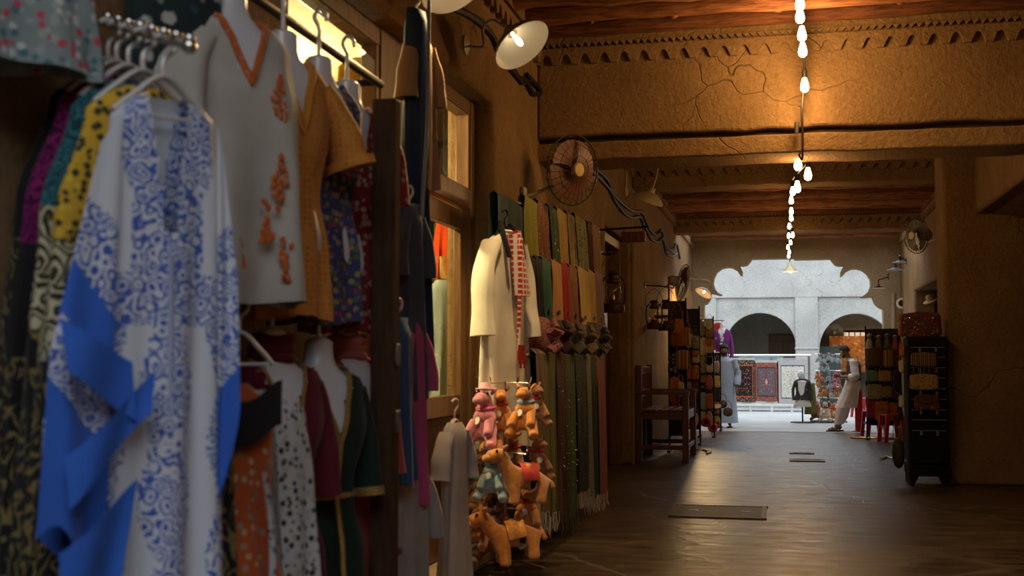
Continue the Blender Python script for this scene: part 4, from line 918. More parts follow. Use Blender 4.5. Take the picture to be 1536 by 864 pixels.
# clothes inside the lit shop
F_MUST = fab('mustard_cloth', 'plain', [(.45, .27, .04)]); F_RG = fab('red_gold_dress', 'plain', [(.6, .06, .01)])
garment('dress', 'mustard dress hanging inside the shop behind the left transom', 'dress', atX(541, 88, XL - .5), F_MUST, [(0, .05, .03), (-.06, .15, .06), (-.5, .22, .08), (-1.0, .3, .12)], rz=radians(40), seed=61)
garment('dress', 'orange dress hanging inside the shop behind the right transom', 'dress', atX(680, 208, XL - .55), F_RG, [(0, .05, .03), (-.06, .12, .06), (-.5, .14, .08)], rz=radians(40), seed=62)
garment('dress', 'dark brown dress hanging inside the shop behind the right transom', 'dress', atX(658, 150, XL - .5), F_BLK, [(0, .04, .03), (-.06, .08, .04), (-.6, .1, .06)], rz=radians(40), seed=63)
def rgx(t): shell([(-.42, .152, .092), (-.6, .165, .102)], 30, 6, .01, 6, 3).build('gold_hem', F_GOLD, t)
garment('dress', 'red dress with gold hem hanging behind the door glass', 'dress', atX(677, 308, XL - .55), F_RG, [(0, .05, .03), (-.06, .12, .06), (-.35, .14, .08), (-.6, .16, .1)], rz=radians(40), seed=64, extra=rgx)
garment('dress', 'pale blue long dress hanging behind the door glass', 'dress', atX(664, 420, XL - .52), fab('pale_blue', 'plain', [(.35, .42, .42)]), [(0, .05, .03), (-.06, .1, .06), (-.6, .12, .08), (-1.1, .14, .1)], rz=radians(40), seed=65)

# ------------------------------------------------------------------ scarves on the wall rods, white robe, grey shirt
def scarf(label, y0, y1, ztop, L, X, fabric, group, seed=0, fringe=None, backL=None, tagm=None, th=.03, nm='scarf', fold=.008):
    """cloth folded over a rod: inverted U with soft folds"""
    rnd = random.Random(seed); ph = rnd.uniform(0, 6); w_ = y1 - y0; bl = backL or L * .9; kf = rnd.randint(2, 4)
    def f(u, v):
        s_ = (v - .5) * 2; a = max(-1, min(1, s_ / .06)) * pi / 2
        x = th * sin(a) ; z = th * cos(a)
        down = max(0, (abs(s_) - .06) / .94); Lr = L if s_ > 0 else bl
        x += fold * (1 + 2 * down) * sin(kf * 2 * pi * u + ph + down) * min(1, down * 4) + .012 * down * (1 if s_ > 0 else -.3)
        return (x, (u - .5) * w_ * (1 - .05 * down) + .01 * sin(3 * down + ph), z - down * Lr + .01 * sin(u * 5 + ph) * down)
    t = MB().grid(f, 14, 36).build(nm, fabric, None, (X, (y0 + y1) / 2, ztop))
    tag(t, label, 'scarf', group)
    if fringe:
        M = MB()
        for i in range(22):
            u = i / 21; p = Vector(f(u, 1)); M.tube([p + Vector((0, 0, .01)), p + Vector((rnd.uniform(-.01, .01), rnd.uniform(-.012, .012), -.06)), p + Vector((rnd.uniform(-.015, .015), rnd.uniform(-.02, .02), -.11 - rnd.uniform(0, .04)))], .004, 4)
        M.build('fringe', fringe, t)
    if tagm: MB().box((th + .04, -w_ * .15, -L + .07), (.006, .07, .035)).build('size_tag', tagm, t)
    return t
def ypx(px, X): return atX(px, 540, X).y
def row(X, items, rows_y, group, pos, fringe=None, tagm=None, th=.03, nm='scarf'):
    for i, (x0, x1, ytop, ybot, f, lab, *fr) in enumerate(items):
        a, b = ypx(x0, X), ypx(x1, X); m = (x0 + x1) / 2; zt = atX(m, ytop, X).z; zb = atX(m, ybot, X).z
        scarf(lab + pos, a, b - .01, zt, zt - zb, X, f, group, seed=i + int(zt * 10), fringe=fr[0] if fr else fringe, tagm=tagm, th=th, nm=nm)
C_ = lambda n, c: fab(n, 'plain', [c])
SX1, SX2, SX3 = XL + .12, XL + .16, XL + .3
G1 = 'shawls on the top rod'
row(SX1, [(783, 803, 301, 385, fab('lime_shawl', 'flower', [(.26, .27, .05), (.4, .34, .08), (.2, .22, .04)], 60), 'lime green shawl'), (803, 819, 307, 392, fab('rose_brown_shawl', 'flower', [(.24, .11, .07), (.36, .17, .12), (.1, .1, .05)], 40), 'rose brown patterned shawl'),
          (819, 832, 313, 396, fab('green_leaf_shawl', 'flower', [(.05, .08, .04), (.4, .35, .2), (.05, .13, .08)], 22, thr=.45), 'dark green leaf print shawl'), (832, 847, 318, 398, fab('gold_shawl', 'flower', [(.34, .22, .07), (.42, .3, .1), (.28, .17, .05)], 50), 'old gold shawl'),
          (847, 859, 323, 401, fab('patch_shawl', 'flower', [(.26, .2, .08), (.4, .08, .06), (.12, .15, .08), (.35, .26, .12)], 12, thr=.6), 'tan shawl with red and green patches'), (859, 876, 328, 406, fab('jade_shawl', 'flower', [(.25, .24, .1), (.05, .12, .06), (.06, .1, .05)], 24, thr=.5), 'dark green and cream leaf shawl'),
          (879, 885, 336, 405, C_('umber_shawl', (.12, .05, .025)), 'narrow umber shawl'), (885, 897, 340, 410, fab('sand_shawl', 'print', [(.3, .2, .12), (.22, .13, .08)], 30), 'sand coloured shawl')], 0, G1, ' folded over the top wall rod', th=.025)
G2 = 'folded scarves on the middle rod'; M_TAG = plain('tag_black', (.01, .01, .01), .6)
row(SX2, [(784, 797, 387, 500, C_('black_scarf', (.015, .014, .016)), 'black scarf'), (797, 807, 389, 500, C_('soot_scarf', (.022, .025, .03)), 'blue black scarf'), (807, 821, 391, 480, C_('teal_scarf', (.05, .15, .12)), 'teal green scarf'), (821, 836, 395, 482, C_('peach_scarf', (.48, .25, .12)), 'peach scarf'),
          (836, 849, 399, 484, C_('crimson_scarf', (.30, .02, .025)), 'crimson scarf'), (849, 861, 402, 486, C_('cocoa_scarf', (.24, .11, .06)), 'cocoa brown scarf'), (861, 877, 405, 488, C_('butter_scarf', (.52, .38, .14)), 'butter yellow scarf'), (877, 888, 409, 489, C_('sandy_scarf', (.45, .29, .10)), 'sandy gold scarf'), (888, 900, 411, 490, C_('mauve_scarf', (.23, .15, .16)), 'dusty mauve scarf')],
    0, G2, ' on the middle wall rod', tagm=M_TAG, th=.035)
G3 = 'long fringed shawls on the lowest rod'; FRW = C_('fringe_cream', (.45, .4, .33))
sp = lambda n, c, d: fab(n, 'sparkle', [c, d], 26, .6)
row(SX3, [(795, 808, 531, 770, C_('fawn_long', (.22, .14, .08)), 'fawn brown long shawl', FRW), (808, 826, 532, 772, fab('olive_long', 'flower', [(.13, .13, .035), (.2, .19, .06), (.1, .1, .03)], 50), 'olive green long shawl', FRW), (826, 841, 533, 768, C_('coffee_long', (.08, .04, .025)), 'coffee brown long shawl', C_('fringe_dark', (.1, .06, .04))),
          (841, 855, 534, 775, fab('forest_sparkle', 'print', [(.04, .07, .035), (.10, .13, .06)], 40), 'forest green long shawl', C_('fringe_olive', (.12, .12, .07))), (855, 872, 535, 738, fab('night_long', 'print', [(.02, .028, .022), (.05, .06, .045)], 34), 'black green long shawl', FRW), (872, 880, 536, 745, fab('silver_long', 'print', [(.26, .25, .2), (.12, .13, .1)], 40), 'narrow silver grey long shawl', FRW),
          (880, 888, 537, 745, fab('moss_long', 'print', [(.05, .07, .04), (.02, .03, .02)], 40), 'moss green long shawl', FRW), (888, 900, 538, 742, C_('plum_long', (.21, .08, .08)), 'dusty plum long shawl', FRW)], 0, G3, ' on the lowest wall rod', th=.04)
# sequins on two of the long shawls
for nm_ in ('forest', 'coffee'):
    o = next(q for q in bpy.data.objects if q.get('label', '').startswith(nm_) and 'long shawl' in q['label'])
    M = MB(); rnd = random.Random(5)
    for i in range(26): M.ell((.062 + .02 * rnd.random(), rnd.uniform(-.2, .2), -rnd.uniform(.05, 1.1)), (.006, .006, .006), 6, 4)
    o['kind'] = o.get('kind', '') or 'thing'; del o['kind']
    M.build('sequins', plain('sequin', (.8, .75, .6), .15, .8, emit=None), o)['kind'] = 'stuff'
for X, x0, x1, y0, y1, lab in ((SX1, 779, 899, 303, 346, 'top'), (SX2, 780, 902, 389, 415, 'middle'), (SX3, 790, 902, 532, 540, 'lowest')):
    a, b = atX(x0, y0, X), atX(x1, y1, X); b.z = b.z * .5 + a.z * .5 if abs(a.z - b.z) > .3 else b.z
    t = thing('scarf_rod', '%s metal wall rod carrying scarves' % lab, 'rail', a)
    MB().tube([(0, -.05, -.01), b - a + Vector((0, 0, -.01))], .012, 8).build('bar', M_CHROME, t)
    for q in (.02, .98): MB().tube([(b - a) * q, (b - a) * q + Vector((XL - X - .01, 0, 0))], .01, 6).build('rod_arm', M_CHROME, t)
# knotted head scarves between the rows
def bundle(label, px, py, hpx, X, f, seed):
    p = atX(px, py, X); s_ = hpx * p.y / 1800 / 2; rnd = random.Random(seed)
    t = thing('head_scarf', label, 'scarf', p, 0, 'knotted head scarves between the scarf rows')
    M = MB()
    def blob(u, v):
        a = 2 * pi * u; th = pi * v; r = 1 + .13 * sin(5 * a + 3 * v + seed) + .08 * sin(9 * a - 4 * v)
        return (.13 * sin(th) ** .6 * cos(a) * r, .2 * sin(th) ** .6 * sin(a) * r, s_ * cos(th) - .0)
    MB().grid(blob, 40, 20, True).build('wrap', f, t)
    K = MB(); K.ell((.14, 0, 0), (.05, .06, .07), 10, 8)
    for k in range(5):
        a = k * 1.256 + .3; K.tube([Vector((.14, 0, 0)), Vector((.165, .06 * cos(a), .075 * sin(a))), Vector((.135, .12 * cos(a), .13 * sin(a)))], [.035, .055, .04], 8, True, .5)
    K.build('knot', f, t)
    MB().tube([(0, 0, 0), (-.2, 0, .1)], .01, 6).build('wall_peg', M_BLACK, t)
for a in (('pink and red checked head scarf knotted nearest the white robe', 802, 505, 62, fab('pink_check', 'print', [(.35, .16, .14), (.14, .02, .03)], 30), 1), ('dark wine head scarf knotted among the others', 820, 506, 58, C_('wine', (.05, .015, .02)), 2), ('grey and green floral head scarf with large knot', 841, 508, 58, fab('floral_knot', 'flower', [(.12, .12, .1), (.3, .28, .22), (.06, .1, .05), (.25, .12, .06)], 20), 3), ('brown and cream head scarf knotted beside the floral one', 862, 510, 52, fab('brown_knot', 'print', [(.1, .07, .05), (.28, .2, .13)], 20), 4), ('black and grey striped head scarf knotted farthest', 885, 511, 56, fab('black_knot', 'print', [(.02, .02, .02), (.14, .13, .12)], 18), 5)):
    bundle(a[0], a[1], a[2], a[3], XL + .24, a[4], a[5])
# dark teal cloth behind the hanger
scarf('dark teal shawl hanging behind the white robe', ypx(744, SX1), ypx(782, SX1), atX(760, 300, SX1).z, .5, XL + .1, C_('deep_teal', (.025, .06, .06)), G1, 9)
# white robe with long sleeves and red checked scarf
F_KAN = fab('white_robe', 'plain', [(.72, .68, .58)]); F_SHE = fab('red_white_check', 'check', [(.42, .02, .025), (.62, .55, .48)], 26)
p = atX(757, 345, XL + .16); RQ = radians(70)
KP = [(-.02, .06, .04), (-.06, .16, .05), (-.11, .22, .06), (-.45, .24, .06), (-1.0, .27, .07), (-1.5, .3, .08)]
def kanx(t):
    MB().tube([(.06 * cos(2 * pi * k / 16), .04 * sin(2 * pi * k / 16), -.012) for k in range(17)], .012, 6, False).build('collar', F_KAN, t)
    MB().tube([(0, -.075, -.05), (0, -.092, -.4)], .006, 6).build('placket', F_KAN, t)
garment('robe', 'long white robe on a hanger beside the shop door', 'robe', p, F_KAN, KP, rz=RQ, fold=.02, k=6, seed=71, extra=kanx, sleeves=[([(-.16, 0, -.1), (-.26, 0, -.3), (-.3, -.02, -.55), (-.31, -.03, -.74)], [.08, .085, .085, .095]), ([(.16, 0, -.1), (.24, 0, -.3), (.26, -.02, -.55), (.27, -.03, -.74)], [.08, .085, .085, .095])])
hanger('black hanger holding the white robe', p + Vector((0, 0, .12)), RQ, M_BLACK, .15)
sc = thing('checked_scarf', 'red and white checked scarf draped on the white robe', 'scarf', p, RQ)
def loop(u, v):
    a = 2 * pi * u; return ((.05 + .045 * v) * cos(a) + .06 * v, -.075 - .05 * sin(a) * (1 - v * .4) - .035 * v, -.02 - .44 * v + .1 * cos(a) * (1 - v) * .2)
MB().grid(loop, 24, 16, True).build('wrap', F_SHE, sc)
MB().grid(lambda u, v: (-.02 + .06 * u - .03 * v, -.13 - .02 * sin(6 * u), -.06 - .78 * v * (1 - .1 * u)), 8, 16).build('hanging_end', F_SHE, sc)
for k in range(6): MB().tube([(-.05 + .014 * k, -.15, -.8), (-.05 + .016 * k, -.145, -.9 - .03 * (k % 3))], [.006, .009], 5).build('tassel', C_('tassel_red', (.3, .02, .02)), sc)
for a in (-1, 1): MB().tube(bez([(a * .06, 0, .05), (a * .1, -.06, -.05), (a * .09, -.1, -.2)], 10), .018, 8).build('black_cord', F_BLK, sc)
p = atX(682, 628, XL + .2)
garment('kids_robe', 'small lilac grey robe hanging low by the shop door', 'robe', p, C_('lilac_grey', (.40, .36, .36)), [(-.02, .05, .03), (-.05, .08, .04), (-.1, .095, .05), (-.5, .1, .05), (-.95, .125, .06)], rz=radians(72), fold=.014, k=5, seed=75, sleeves=[([(a * .08, 0, -.08), (a * .13, 0, -.2), (a * .15, 0, -.34)], [.05, .06, .065]) for a in (-1, 1)])
hanger('pale pink hanger holding the small lilac grey robe', p + Vector((0, 0, .09)), radians(72), plain('pink_plastic', (.6, .42, .4), .35), .1)
# small glowing picture frame past the folded scarves
o = MB().box((0, 0, 0), (.03, .34, .5)).build('mirror_plaque', plain('silver_mosaic', (.55, .5, .4), .25, .7, bmp=.8, bscale=40), None, atX(906, 491, XL + .03)); tag(o, 'small silver mosaic plaque on the wall under the nearest lantern', 'plaque')

# ------------------------------------------------------------------ plush camels on a chrome stand
def fur(name, c):
    m = plain(name, c, .95, var=.25, vscale=40, bmp=.6, bscale=260, sheen=.6); return m
FURS = {'tan': fur('fur_tan', (.52, .20, .04)), 'orange': fur('fur_orange', (.62, .22, .025)), 'brown': fur('fur_brown', (.36, .15, .045)), 'pink': fur('fur_pink', (.66, .22, .30)), 'blue': fur('fur_blue', (.36, .50, .55)), 'cream': fur('fur_cream', (.6, .48, .34))}
M_EYE = plain('toy_eye', (.01, .01, .01), .1, var=0)
camel_src = {}
def camel_mesh(fmat, sit):
    if sit:      # hanging plush, head up, legs dangling forward
        J = [(0, 0, .12, .062), (0, 0, .19, .052), (-.06, 0, .2, .036), (.015, 0, .245, .04), (.03, 0, .30, .05), (.085, 0, .285, .042), (.11, 0, .282, .036)]
        E = [(0, 1), (1, 2), (1, 3), (3, 4), (4, 5), (5, 6)]
        for s_ in (-1, 1):
            k = len(J); J += [(.045, s_ * .05, .16, .032), (.08, s_ * .062, .10, .029), (.095, s_ * .066, .065, .034)]; E += [(1, k), (k, k + 1), (k + 1, k + 2)]
            k = len(J); J += [(.03, s_ * .055, .075, .036), (.075, s_ * .085, .025, .032), (.10, s_ * .092, .0, .037)]; E += [(0, k), (k, k + 1), (k + 1, k + 2)]
    else:
        J = [(0, 0, .15, .068), (.07, 0, .16, .066), (-.07, 0, .15, .066), (0, 0, .25, .044), (.115, 0, .205, .045), (.14, 0, .255, .042), (.155, 0, .295, .052), (.21, 0, .28, .044), (.232, 0, .275, .037)]
        E = [(0, 1), (0, 2), (0, 3), (1, 4), (4, 5), (5, 6), (6, 7), (7, 8)]
        for (r_, x, y) in ((1, .085, .04), (1, .085, -.04), (2, -.075, .04), (2, -.075, -.04)):
            k = len(J); J += [(x, y * 1.1, .09, .036), (x + .005, y * 1.25, .035, .032), (x + .012, y * 1.3, .012, .037)]; E += [(r_, k), (k, k + 1), (k + 1, k + 2)]
        k = len(J); J += [(-.145, 0, .13, .013), (-.16, 0, .09, .02)]; E += [(2, k), (k, k + 1)]
    return skin('camel_body', J, E, fmat, 2)
CSH = {}
def shared(key, fn):
    if key not in CSH: CSH[key] = fn()
    return CSH[key]
def camel(label, loc, rz, scale, col, saddle=(.5, .03, .04), pitch=0, hat=None, group='plush camels on the chrome stand', sit=None):
    sit = (pitch < -.15) if sit is None else sit
    body = shared(('body', col, sit), lambda: camel_mesh(FURS[col], sit))
    e = Euler((0, pitch * .3 if sit else pitch, rz)); t = thing('plush_camel', label, 'toy', loc, tuple(e), group); t.scale = (scale,) * 3
    link('body', body, t); hx, hz = (.03, .30) if sit else (.155, .295)
    for s_ in (-1, 1):
        link('ear', shared(('ear', col, sit, s_), lambda: MB().ell((hx - .01, s_ * .052, hz + .035), (.014, .012, .026), 8, 6, Euler((s_ * -.6, -.3, 0)).to_matrix()).mesh('ear', FURS[col])), t)
        link('eye', shared(('eye', sit, s_), lambda: MB().ell((hx + .035, s_ * .036, hz + .02), .009, 8, 6).mesh('eye', M_EYE)), t)
    link('muzzle', shared(('muz', col, sit), lambda: MB().ell((hx + .082, 0, hz - .024), (.028, .034, .026), 10, 8).mesh('muzzle', FURS[col])), t)
    sm = plain('saddle_%.2f_%.2f' % (saddle[0], saddle[1]), saddle, .8, var=.3, vscale=60)
    if sit: link('collar', shared(('col', sm.name), lambda: MB().tube([(.012 + .05 * cos(2 * pi * k / 16), .05 * sin(2 * pi * k / 16), .238 - .012 * cos(2 * pi * k / 16)) for k in range(17)], .013, 6, False).mesh('collar', sm)), t)
    else: link('saddle_cloth', shared(('sad', sm.name), lambda: MB().grid(lambda u, v: (-.05 + .1 * u, .078 * sin((v - .5) * 3.4), .16 + .082 * cos((v - .5) * 3.4)), 6, 12).mesh('saddle_cloth', sm)), t)
    link('paper_tag', shared(('tag', sit), lambda: (MB().lathe([(.001, .0), (.024, .0), (.024, .002)], 14, (.075, -.02, .16), zrot((1, -.3, .2))) if sit else MB().lathe([(.001, .0), (.022, .0), (.022, .002)], 14, (.04, -.083, .14), zrot((0, -1, .2)))).mesh('paper_tag', plain('paper_tag', (.75, .73, .68), .6))), t)
    if hat: MB().lathe([(.001, .05), (.03, .045), (.04, .015), (.06, .012), (.06, .006)], 14, (hx, 0, hz + .038)).build('hat', plain('hat_' + hat[0], hat[1], .8), t)
    return t
RK0 = atZ(757, 855); STX, STY = RK0.x, RK0.y
st = thing('toy_stand', 'slim chrome spinner stand hung with plush camels', 'stand', (STX, STY, 0))
TOPZ = atY(770, 572, STY).z
MB().tube([(0, 0, .02), (0, 0, TOPZ)], .009, 8).build('pole', M_CHROME, st)
for k in range(4):
    a = k * pi / 2 + .4; MB().tube(bez([(0, 0, .06), (.12 * cos(a), .12 * sin(a), .05), (.27 * cos(a), .27 * sin(a), .006)], 8), .008, 6).build('foot', M_CHROME, st)
for z in (TOPZ - .01, TOPZ - .48, TOPZ - .85):
    for k in range(6):
        a = k * pi / 3 + z; MB().tube(bez([(0, 0, z), (.12 * cos(a), .12 * sin(a), z), (.17 * cos(a), .17 * sin(a), z), (.18 * cos(a), .18 * sin(a), z + .04)], 8), .004, 5).build('hook_arm', M_CHROME, st)
def toy(lab, px, py, dy, ang, sc_, col, **k): # px,py of body centre
    p = atY(px, py, STY + dy); p.z -= .16 * sc_; camel(lab, p, ang, sc_, col, **k)
A = lambda d: radians(d)
S_ = dict(pitch=A(-20))
toy('pink plush camel with rose hat hanging top left of the chrome stand', 727, 632, -.18, A(255), 1.12, 'pink', saddle=(.6, .12, .25), hat=('rose', (.75, .4, .5)), **S_)
toy('orange plush camel half hidden behind the pink one', 750, 622, .02, A(290), 1.0, 'orange', **S_)
toy('orange plush camel low behind the pink one', 737, 662, -.02, A(285), .9, 'orange', saddle=(.4, .1, .05), **S_)
toy('orange plush camel with blue collar hanging top right', 788, 620, -.16, A(262), 1.0, 'orange', saddle=(.2, .32, .5), **S_)
toy('brown plush camel behind the orange one at top right', 802, 610, .08, A(310), .85, 'brown', **S_)
toy('brown plush camel with green collar in the middle tier, left', 716, 735, -.04, A(235), 1.05, 'brown', saddle=(.08, .25, .05), **S_)
toy('small tan plush camel above the green collared one', 728, 700, .05, A(250), .85, 'tan', **S_)
toy('pale blue plush camel hanging in the middle tier', 740, 714, -.2, A(268), 1.0, 'blue', saddle=(.25, .45, .6), **S_)
toy('tan plush camel with red saddle standing in the middle tier, right', 790, 716, -.22, A(212), 1.15, 'tan', saddle=(.45, .04, .03))
toy('brown plush camel behind the red saddled one', 806, 690, .12, A(320), .85, 'brown', **S_)
toy('brown plush camel hanging behind the chrome pole', 770, 684, .14, A(280), .85, 'brown', **S_)
toy('brown plush camel with green collar deep in the middle tier', 760, 735, .1, A(300), .85, 'brown', saddle=(.08, .25, .05), **S_)
toy('tan plush camel with rusty collar in the lowest tier, left', 722, 786, -.08, A(240), 1.0, 'tan', saddle=(.4, .2, .05), **S_)
toy('brown plush camel with round tag in the lowest tier', 748, 764, .08, A(270), .85, 'brown', saddle=(.1, .1, .3), **S_)
toy('orange plush camel upright behind the lying one', 790, 768, .04, A(285), 1.0, 'orange', saddle=(.3, .05, .02), **S_)
toy('orange plush camel lying along the bottom of the stand', 782, 800, -.24, A(205), 1.2, 'orange', saddle=(.6, .25, .05), pitch=A(12))
toy('tan plush camel peeking at the bottom behind the lying one', 742, 806, .0, A(255), .85, 'tan', **S_)

# ------------------------------------------------------------------ wooden bench against the left wall
M_BENCH = wood('bench_wood', (.07, .022, .012), (.16, .055, .03), 4, 2, .4)
bl = atZ(957, 694); fl = atZ(1020, 697)
by0 = 16.62; bx0 = XL + .06; bx1 = bx0 + .64; by1 = by0 + 1.35
hs, ha, hb = .70, .93, 1.33
t = thing('wooden_bench', 'dark wooden armchair bench with slatted back against the left wall', 'bench', (bx0, by0, 0))
for y in (0, by1 - by0):
    MB().box((0, y, hb / 2), (.085, .085, hb)).build('leg', M_BENCH, t, bevel=.008); MB().box((bx1 - bx0, y, ha / 2), (.085, .085, ha)).build('leg', M_BENCH, t, bevel=.008)
    MB().box(((bx1 - bx0) / 2, y, ha + .02), (.74, .1, .05)).build('armrest', M_BENCH, t, bevel=.008)
    MB().box(((bx1 - bx0) / 2, y, .2), (.58, .05, .06)).build('stretcher', M_BENCH, t, bevel=.006); MB().box(((bx1 - bx0) / 2, y, hs - .07), (.6, .05, .1)).build('side_rail', M_BENCH, t, bevel=.006)
for z in (hb - .08, ha): MB().box((-.005, (by1 - by0) / 2, z), (.05, by1 - by0, .11)).build('back_rail', M_BENCH, t, bevel=.006)
for k in range(8): MB().box((-.005, .16 + .147 * k, (hb + hs) / 2 - .1), (.022, .06, hb - hs)).build('back_slat', M_BENCH, t, bevel=.004)
for k in range(5): MB().box((.06 + .125 * k, (by1 - by0) / 2, hs), (.11, by1 - by0 + .02, .035)).build('seat_slat', M_BENCH, t, bevel=.006)
MB().box((bx1 - bx0, (by1 - by0) / 2, hs - .06), (.05, by1 - by0, .12)).build('front_rail', M_BENCH, t, bevel=.006); MB().box((bx1 - bx0, (by1 - by0) / 2, .2), (.05, by1 - by0, .06)).build('stretcher', M_BENCH, t, bevel=.006)

# ------------------------------------------------------------------ floor hatches and rings
def hatch(label, c, lx, ly, nm='floor_hatch'):
    t = thing(nm, label, 'hatch', c); MB().box((0, 0, .004), (lx, ly, .012)).build('plate', plain('hatch_iron', (.035, .028, .022), .55, .5, bmp=.4), t, bevel=.003)
    for a, b, u, v in ((0, ly / 2, lx + .06, .04), (0, -ly / 2, lx + .06, .04), (lx / 2, 0, .04, ly), (-lx / 2, 0, .04, ly)): MB().box((a, b, .006), (u, v, .016)).build('frame_bar', plain('hatch_frame', (.07, .055, .04), .5, .4), t)
    for s_ in (-1, 1): MB().box((s_ * lx * .3, 0, .012), (.08, .02, .008)).build('lift_handle', M_CHROME, t)
hatch('rectangular iron hatch cover in the near floor', (-.62, 11.3, 0), .8, .85); hatch('small iron drain cover farther along the floor', (.26, 17.3, 0), .42, .34)
hatch('narrow iron drain cover just beyond the small one', (.2, 18.6, 0), .3, .2)

# ------------------------------------------------------------------ bags, pouches and racks
def sq(c): return math.copysign(abs(c) ** .55, c)
def bag(label, c, w_, h_, d_, fabric, rz=0, strap=0.0, smat=None, flap=None, group=None, nm='bag', cat='bag', roundish=False, drum=None, fringe=None):
    """soft bag with its centre at c; strap = height of the loop above the body; faces -y before rz"""
    t = thing(nm, label, cat, c, rz, group)
    def f(u, v):
        a = 2 * pi * u; z = -1 + 2 * v; e = (1 - abs(z) ** (2.2 if roundish else 5)) ** .5
        sag = 1 + (.08 if not roundish else 0) * (1 - v)
        return (w_ / 2 * (cos(a) if roundish else sq(cos(a))) * (e if roundish else max(.02, min(1, e * 1.15))) * sag, d_ / 2 * sq(sin(a)) * (e ** .6 if e > 0 else 0) * (1.15 - .5 * v), h_ / 2 * z)
    MB().grid(f, 20, 12, True).build('body', fabric, t)
    if strap: MB().tube(bez([(-w_ * .42, 0, h_ * .42), (-w_ * .3, 0, h_ * .5 + strap * .6), (0, 0, h_ * .5 + strap), (w_ * .3, 0, h_ * .5 + strap * .6), (w_ * .42, 0, h_ * .42)], 16), min(.018, w_ * .06), 6, True, .5).build('strap', smat or fabric, t)
    if flap: MB().grid(lambda u, v: (w_ * .47 * (2 * u - 1), -d_ * .53 - .006 - .01 * sin(pi * u), h_ * .47 - h_ * .5 * v * (1 - .3 * (2 * u - 1) ** 2)), 8, 5).build('flap', flap, t)
    if fringe:
        for k in range(5): MB().tube([(w_ * (.4 - .2 * k), 0, -h_ * .46), (w_ * (.42 - .21 * k), 0, -h_ * .5 - .07)], [.008, .014], 5).build('tassel', fringe, t)
    return t
M_RKB = plain('rack_gap_shade', (.035, .026, .02), .9)  # dark colour standing for shade between the hung bags
def rack(label, x0, x1, Y, z1, rows, nm='display_rack', feet=True):
    a = atY(x0, 600, Y).x; b = atY(x1, 600, Y).x; t = thing(nm, label, 'rack', ((a + b) / 2, Y, 0)); hw = (b - a) / 2
    for s_ in (-1, 1):
        MB().tube([(s_ * hw, 0, .02), (s_ * hw, 0, z1)], .014, 6).build('post', M_BLACK, t)
        if feet: MB().box((s_ * hw, 0, .015), (.05, .4, .03)).build('foot', M_BLACK, t)
    MB().box((0, .05, z1 / 2 + .1), (2 * hw, .02, z1 - .3)).build('gap_shade_panel', M_RKB, t)  # dark sheet added to hide the bright courtyard and darken gaps between bags
    for k in range(rows): MB().tube([(-hw, 0, .25 + (z1 - .3) * k / (rows - 1)), (hw, 0, .25 + (z1 - .3) * k / (rows - 1))], .006, 5).build('wire', M_CHROME, t)
    return t
F_KIL = fab('kilim_orange', 'flower', [(.42, .14, .03), (.55, .25, .06), (.18, .05, .03), (.35, .1, .03)], 22, thr=.6); F_KIL2 = fab('kilim_tan', 'stripe', [(.36, .18, .06), (.2, .08, .03), (.45, .28, .1), (.12, .06, .03)], 9, axis=0); F_PINKB = fab('pink_red_weave', 'print', [(.42, .08, .07), (.55, .22, .16)], 30); F_LEO = fab('leopard', 'flower', [(.34, .22, .09), (.04, .025, .012), (.06, .035, .02)], 34, thr=.46); F_STRP = fab('pouch_stripe', 'stripe', [(.26, .17, .08), (.03, .02, .015), (.2, .12, .05), (.05, .03, .02)], 22, axis=0)
F_MIR = fab('mirror_work', 'flower', [(.10, .035, .025), (.3, .03, .02), (.22, .12, .05), (.06, .05, .05)], 26, thr=.6); F_GREYP = fab('grey_print_bag', 'flower', [(.3, .3, .24), (.05, .05, .04), (.1, .1, .08)], 30, thr=.5); F_TEALB = C_('teal_bag', (.13, .24, .23)); F_REDC = C_('red_cotton', (.45, .03, .03)); F_BRN = C_('brown_leather', (.09, .04, .02)); F_WHT = C_('white_cotton', (.55, .54, .5)); F_BLUEC = C_('sky_cotton', (.3, .42, .5)); F_OLV = C_('olive_cloth', (.2, .18, .05)); F_PRPL = C_('purple_cloth', (.2, .035, .22)); F_CRM = C_('cream_cloth', (.5, .42, .3)); F_PNK = fab('pink_check_bag', 'check', [(.5, .15, .22), (.6, .5, .5)], 40)
PAL = [F_KIL, F_KIL2, F_PINKB, F_LEO, F_STRP, F_MIR, F_GREYP, F_BRN, F_WHT, F_BLUEC, F_OLV, F_CRM, F_PNK, F_BLK, F_DKF, F_PALEF]
PNM = ['orange kilim', 'tan striped', 'pink woven', 'leopard print', 'brown striped', 'mirror work', 'grey print', 'brown leather', 'white cotton', 'sky blue', 'olive', 'cream', 'pink checked', 'black', 'dark floral', 'pale floral']
rack('black wire rack of bags nearest the bench', 1004, 1030, 18.5, 2.35, 7); rack('black wire rack of small purses behind the bench', 1029, 1050, 20.2, 2.3, 8)
rack('black wire rack of pouches in the middle of the left stall', 1049, 1071, 22.2, 2.2, 9); rack('black wire rack of trinkets at the courtyard end of the left stall', 1067, 1081, 24.2, 1.6, 8)
def pbag(label, x0, x1, y0, y1, Y, f, **k):
    a = atY(x0, y0, Y); b = atY(x1, y1, Y); return bag(label, ((a.x + b.x) / 2, Y - k.pop('dy', .1), (a.z + b.z) / 2), b.x - a.x, a.z - b.z, k.pop('d', .1), f, **k)
pbag('large brown woven shoulder bag hanging highest in the left stall', 1006, 1027, 478, 523, 18.5, fab('rust_weave', 'print', [(.33, .11, .03), (.2, .06, .02)], 26), strap=.24, flap=F_KIL, d=.14)
pbag('tan leather shoulder bag behind the large woven one', 1022, 1036, 490, 520, 18.6, F_KIL2, strap=.3)
pbag('orange kilim bag with long strap under the woven one', 1014, 1036, 524, 556, 18.5, F_KIL2, strap=.08, d=.12)
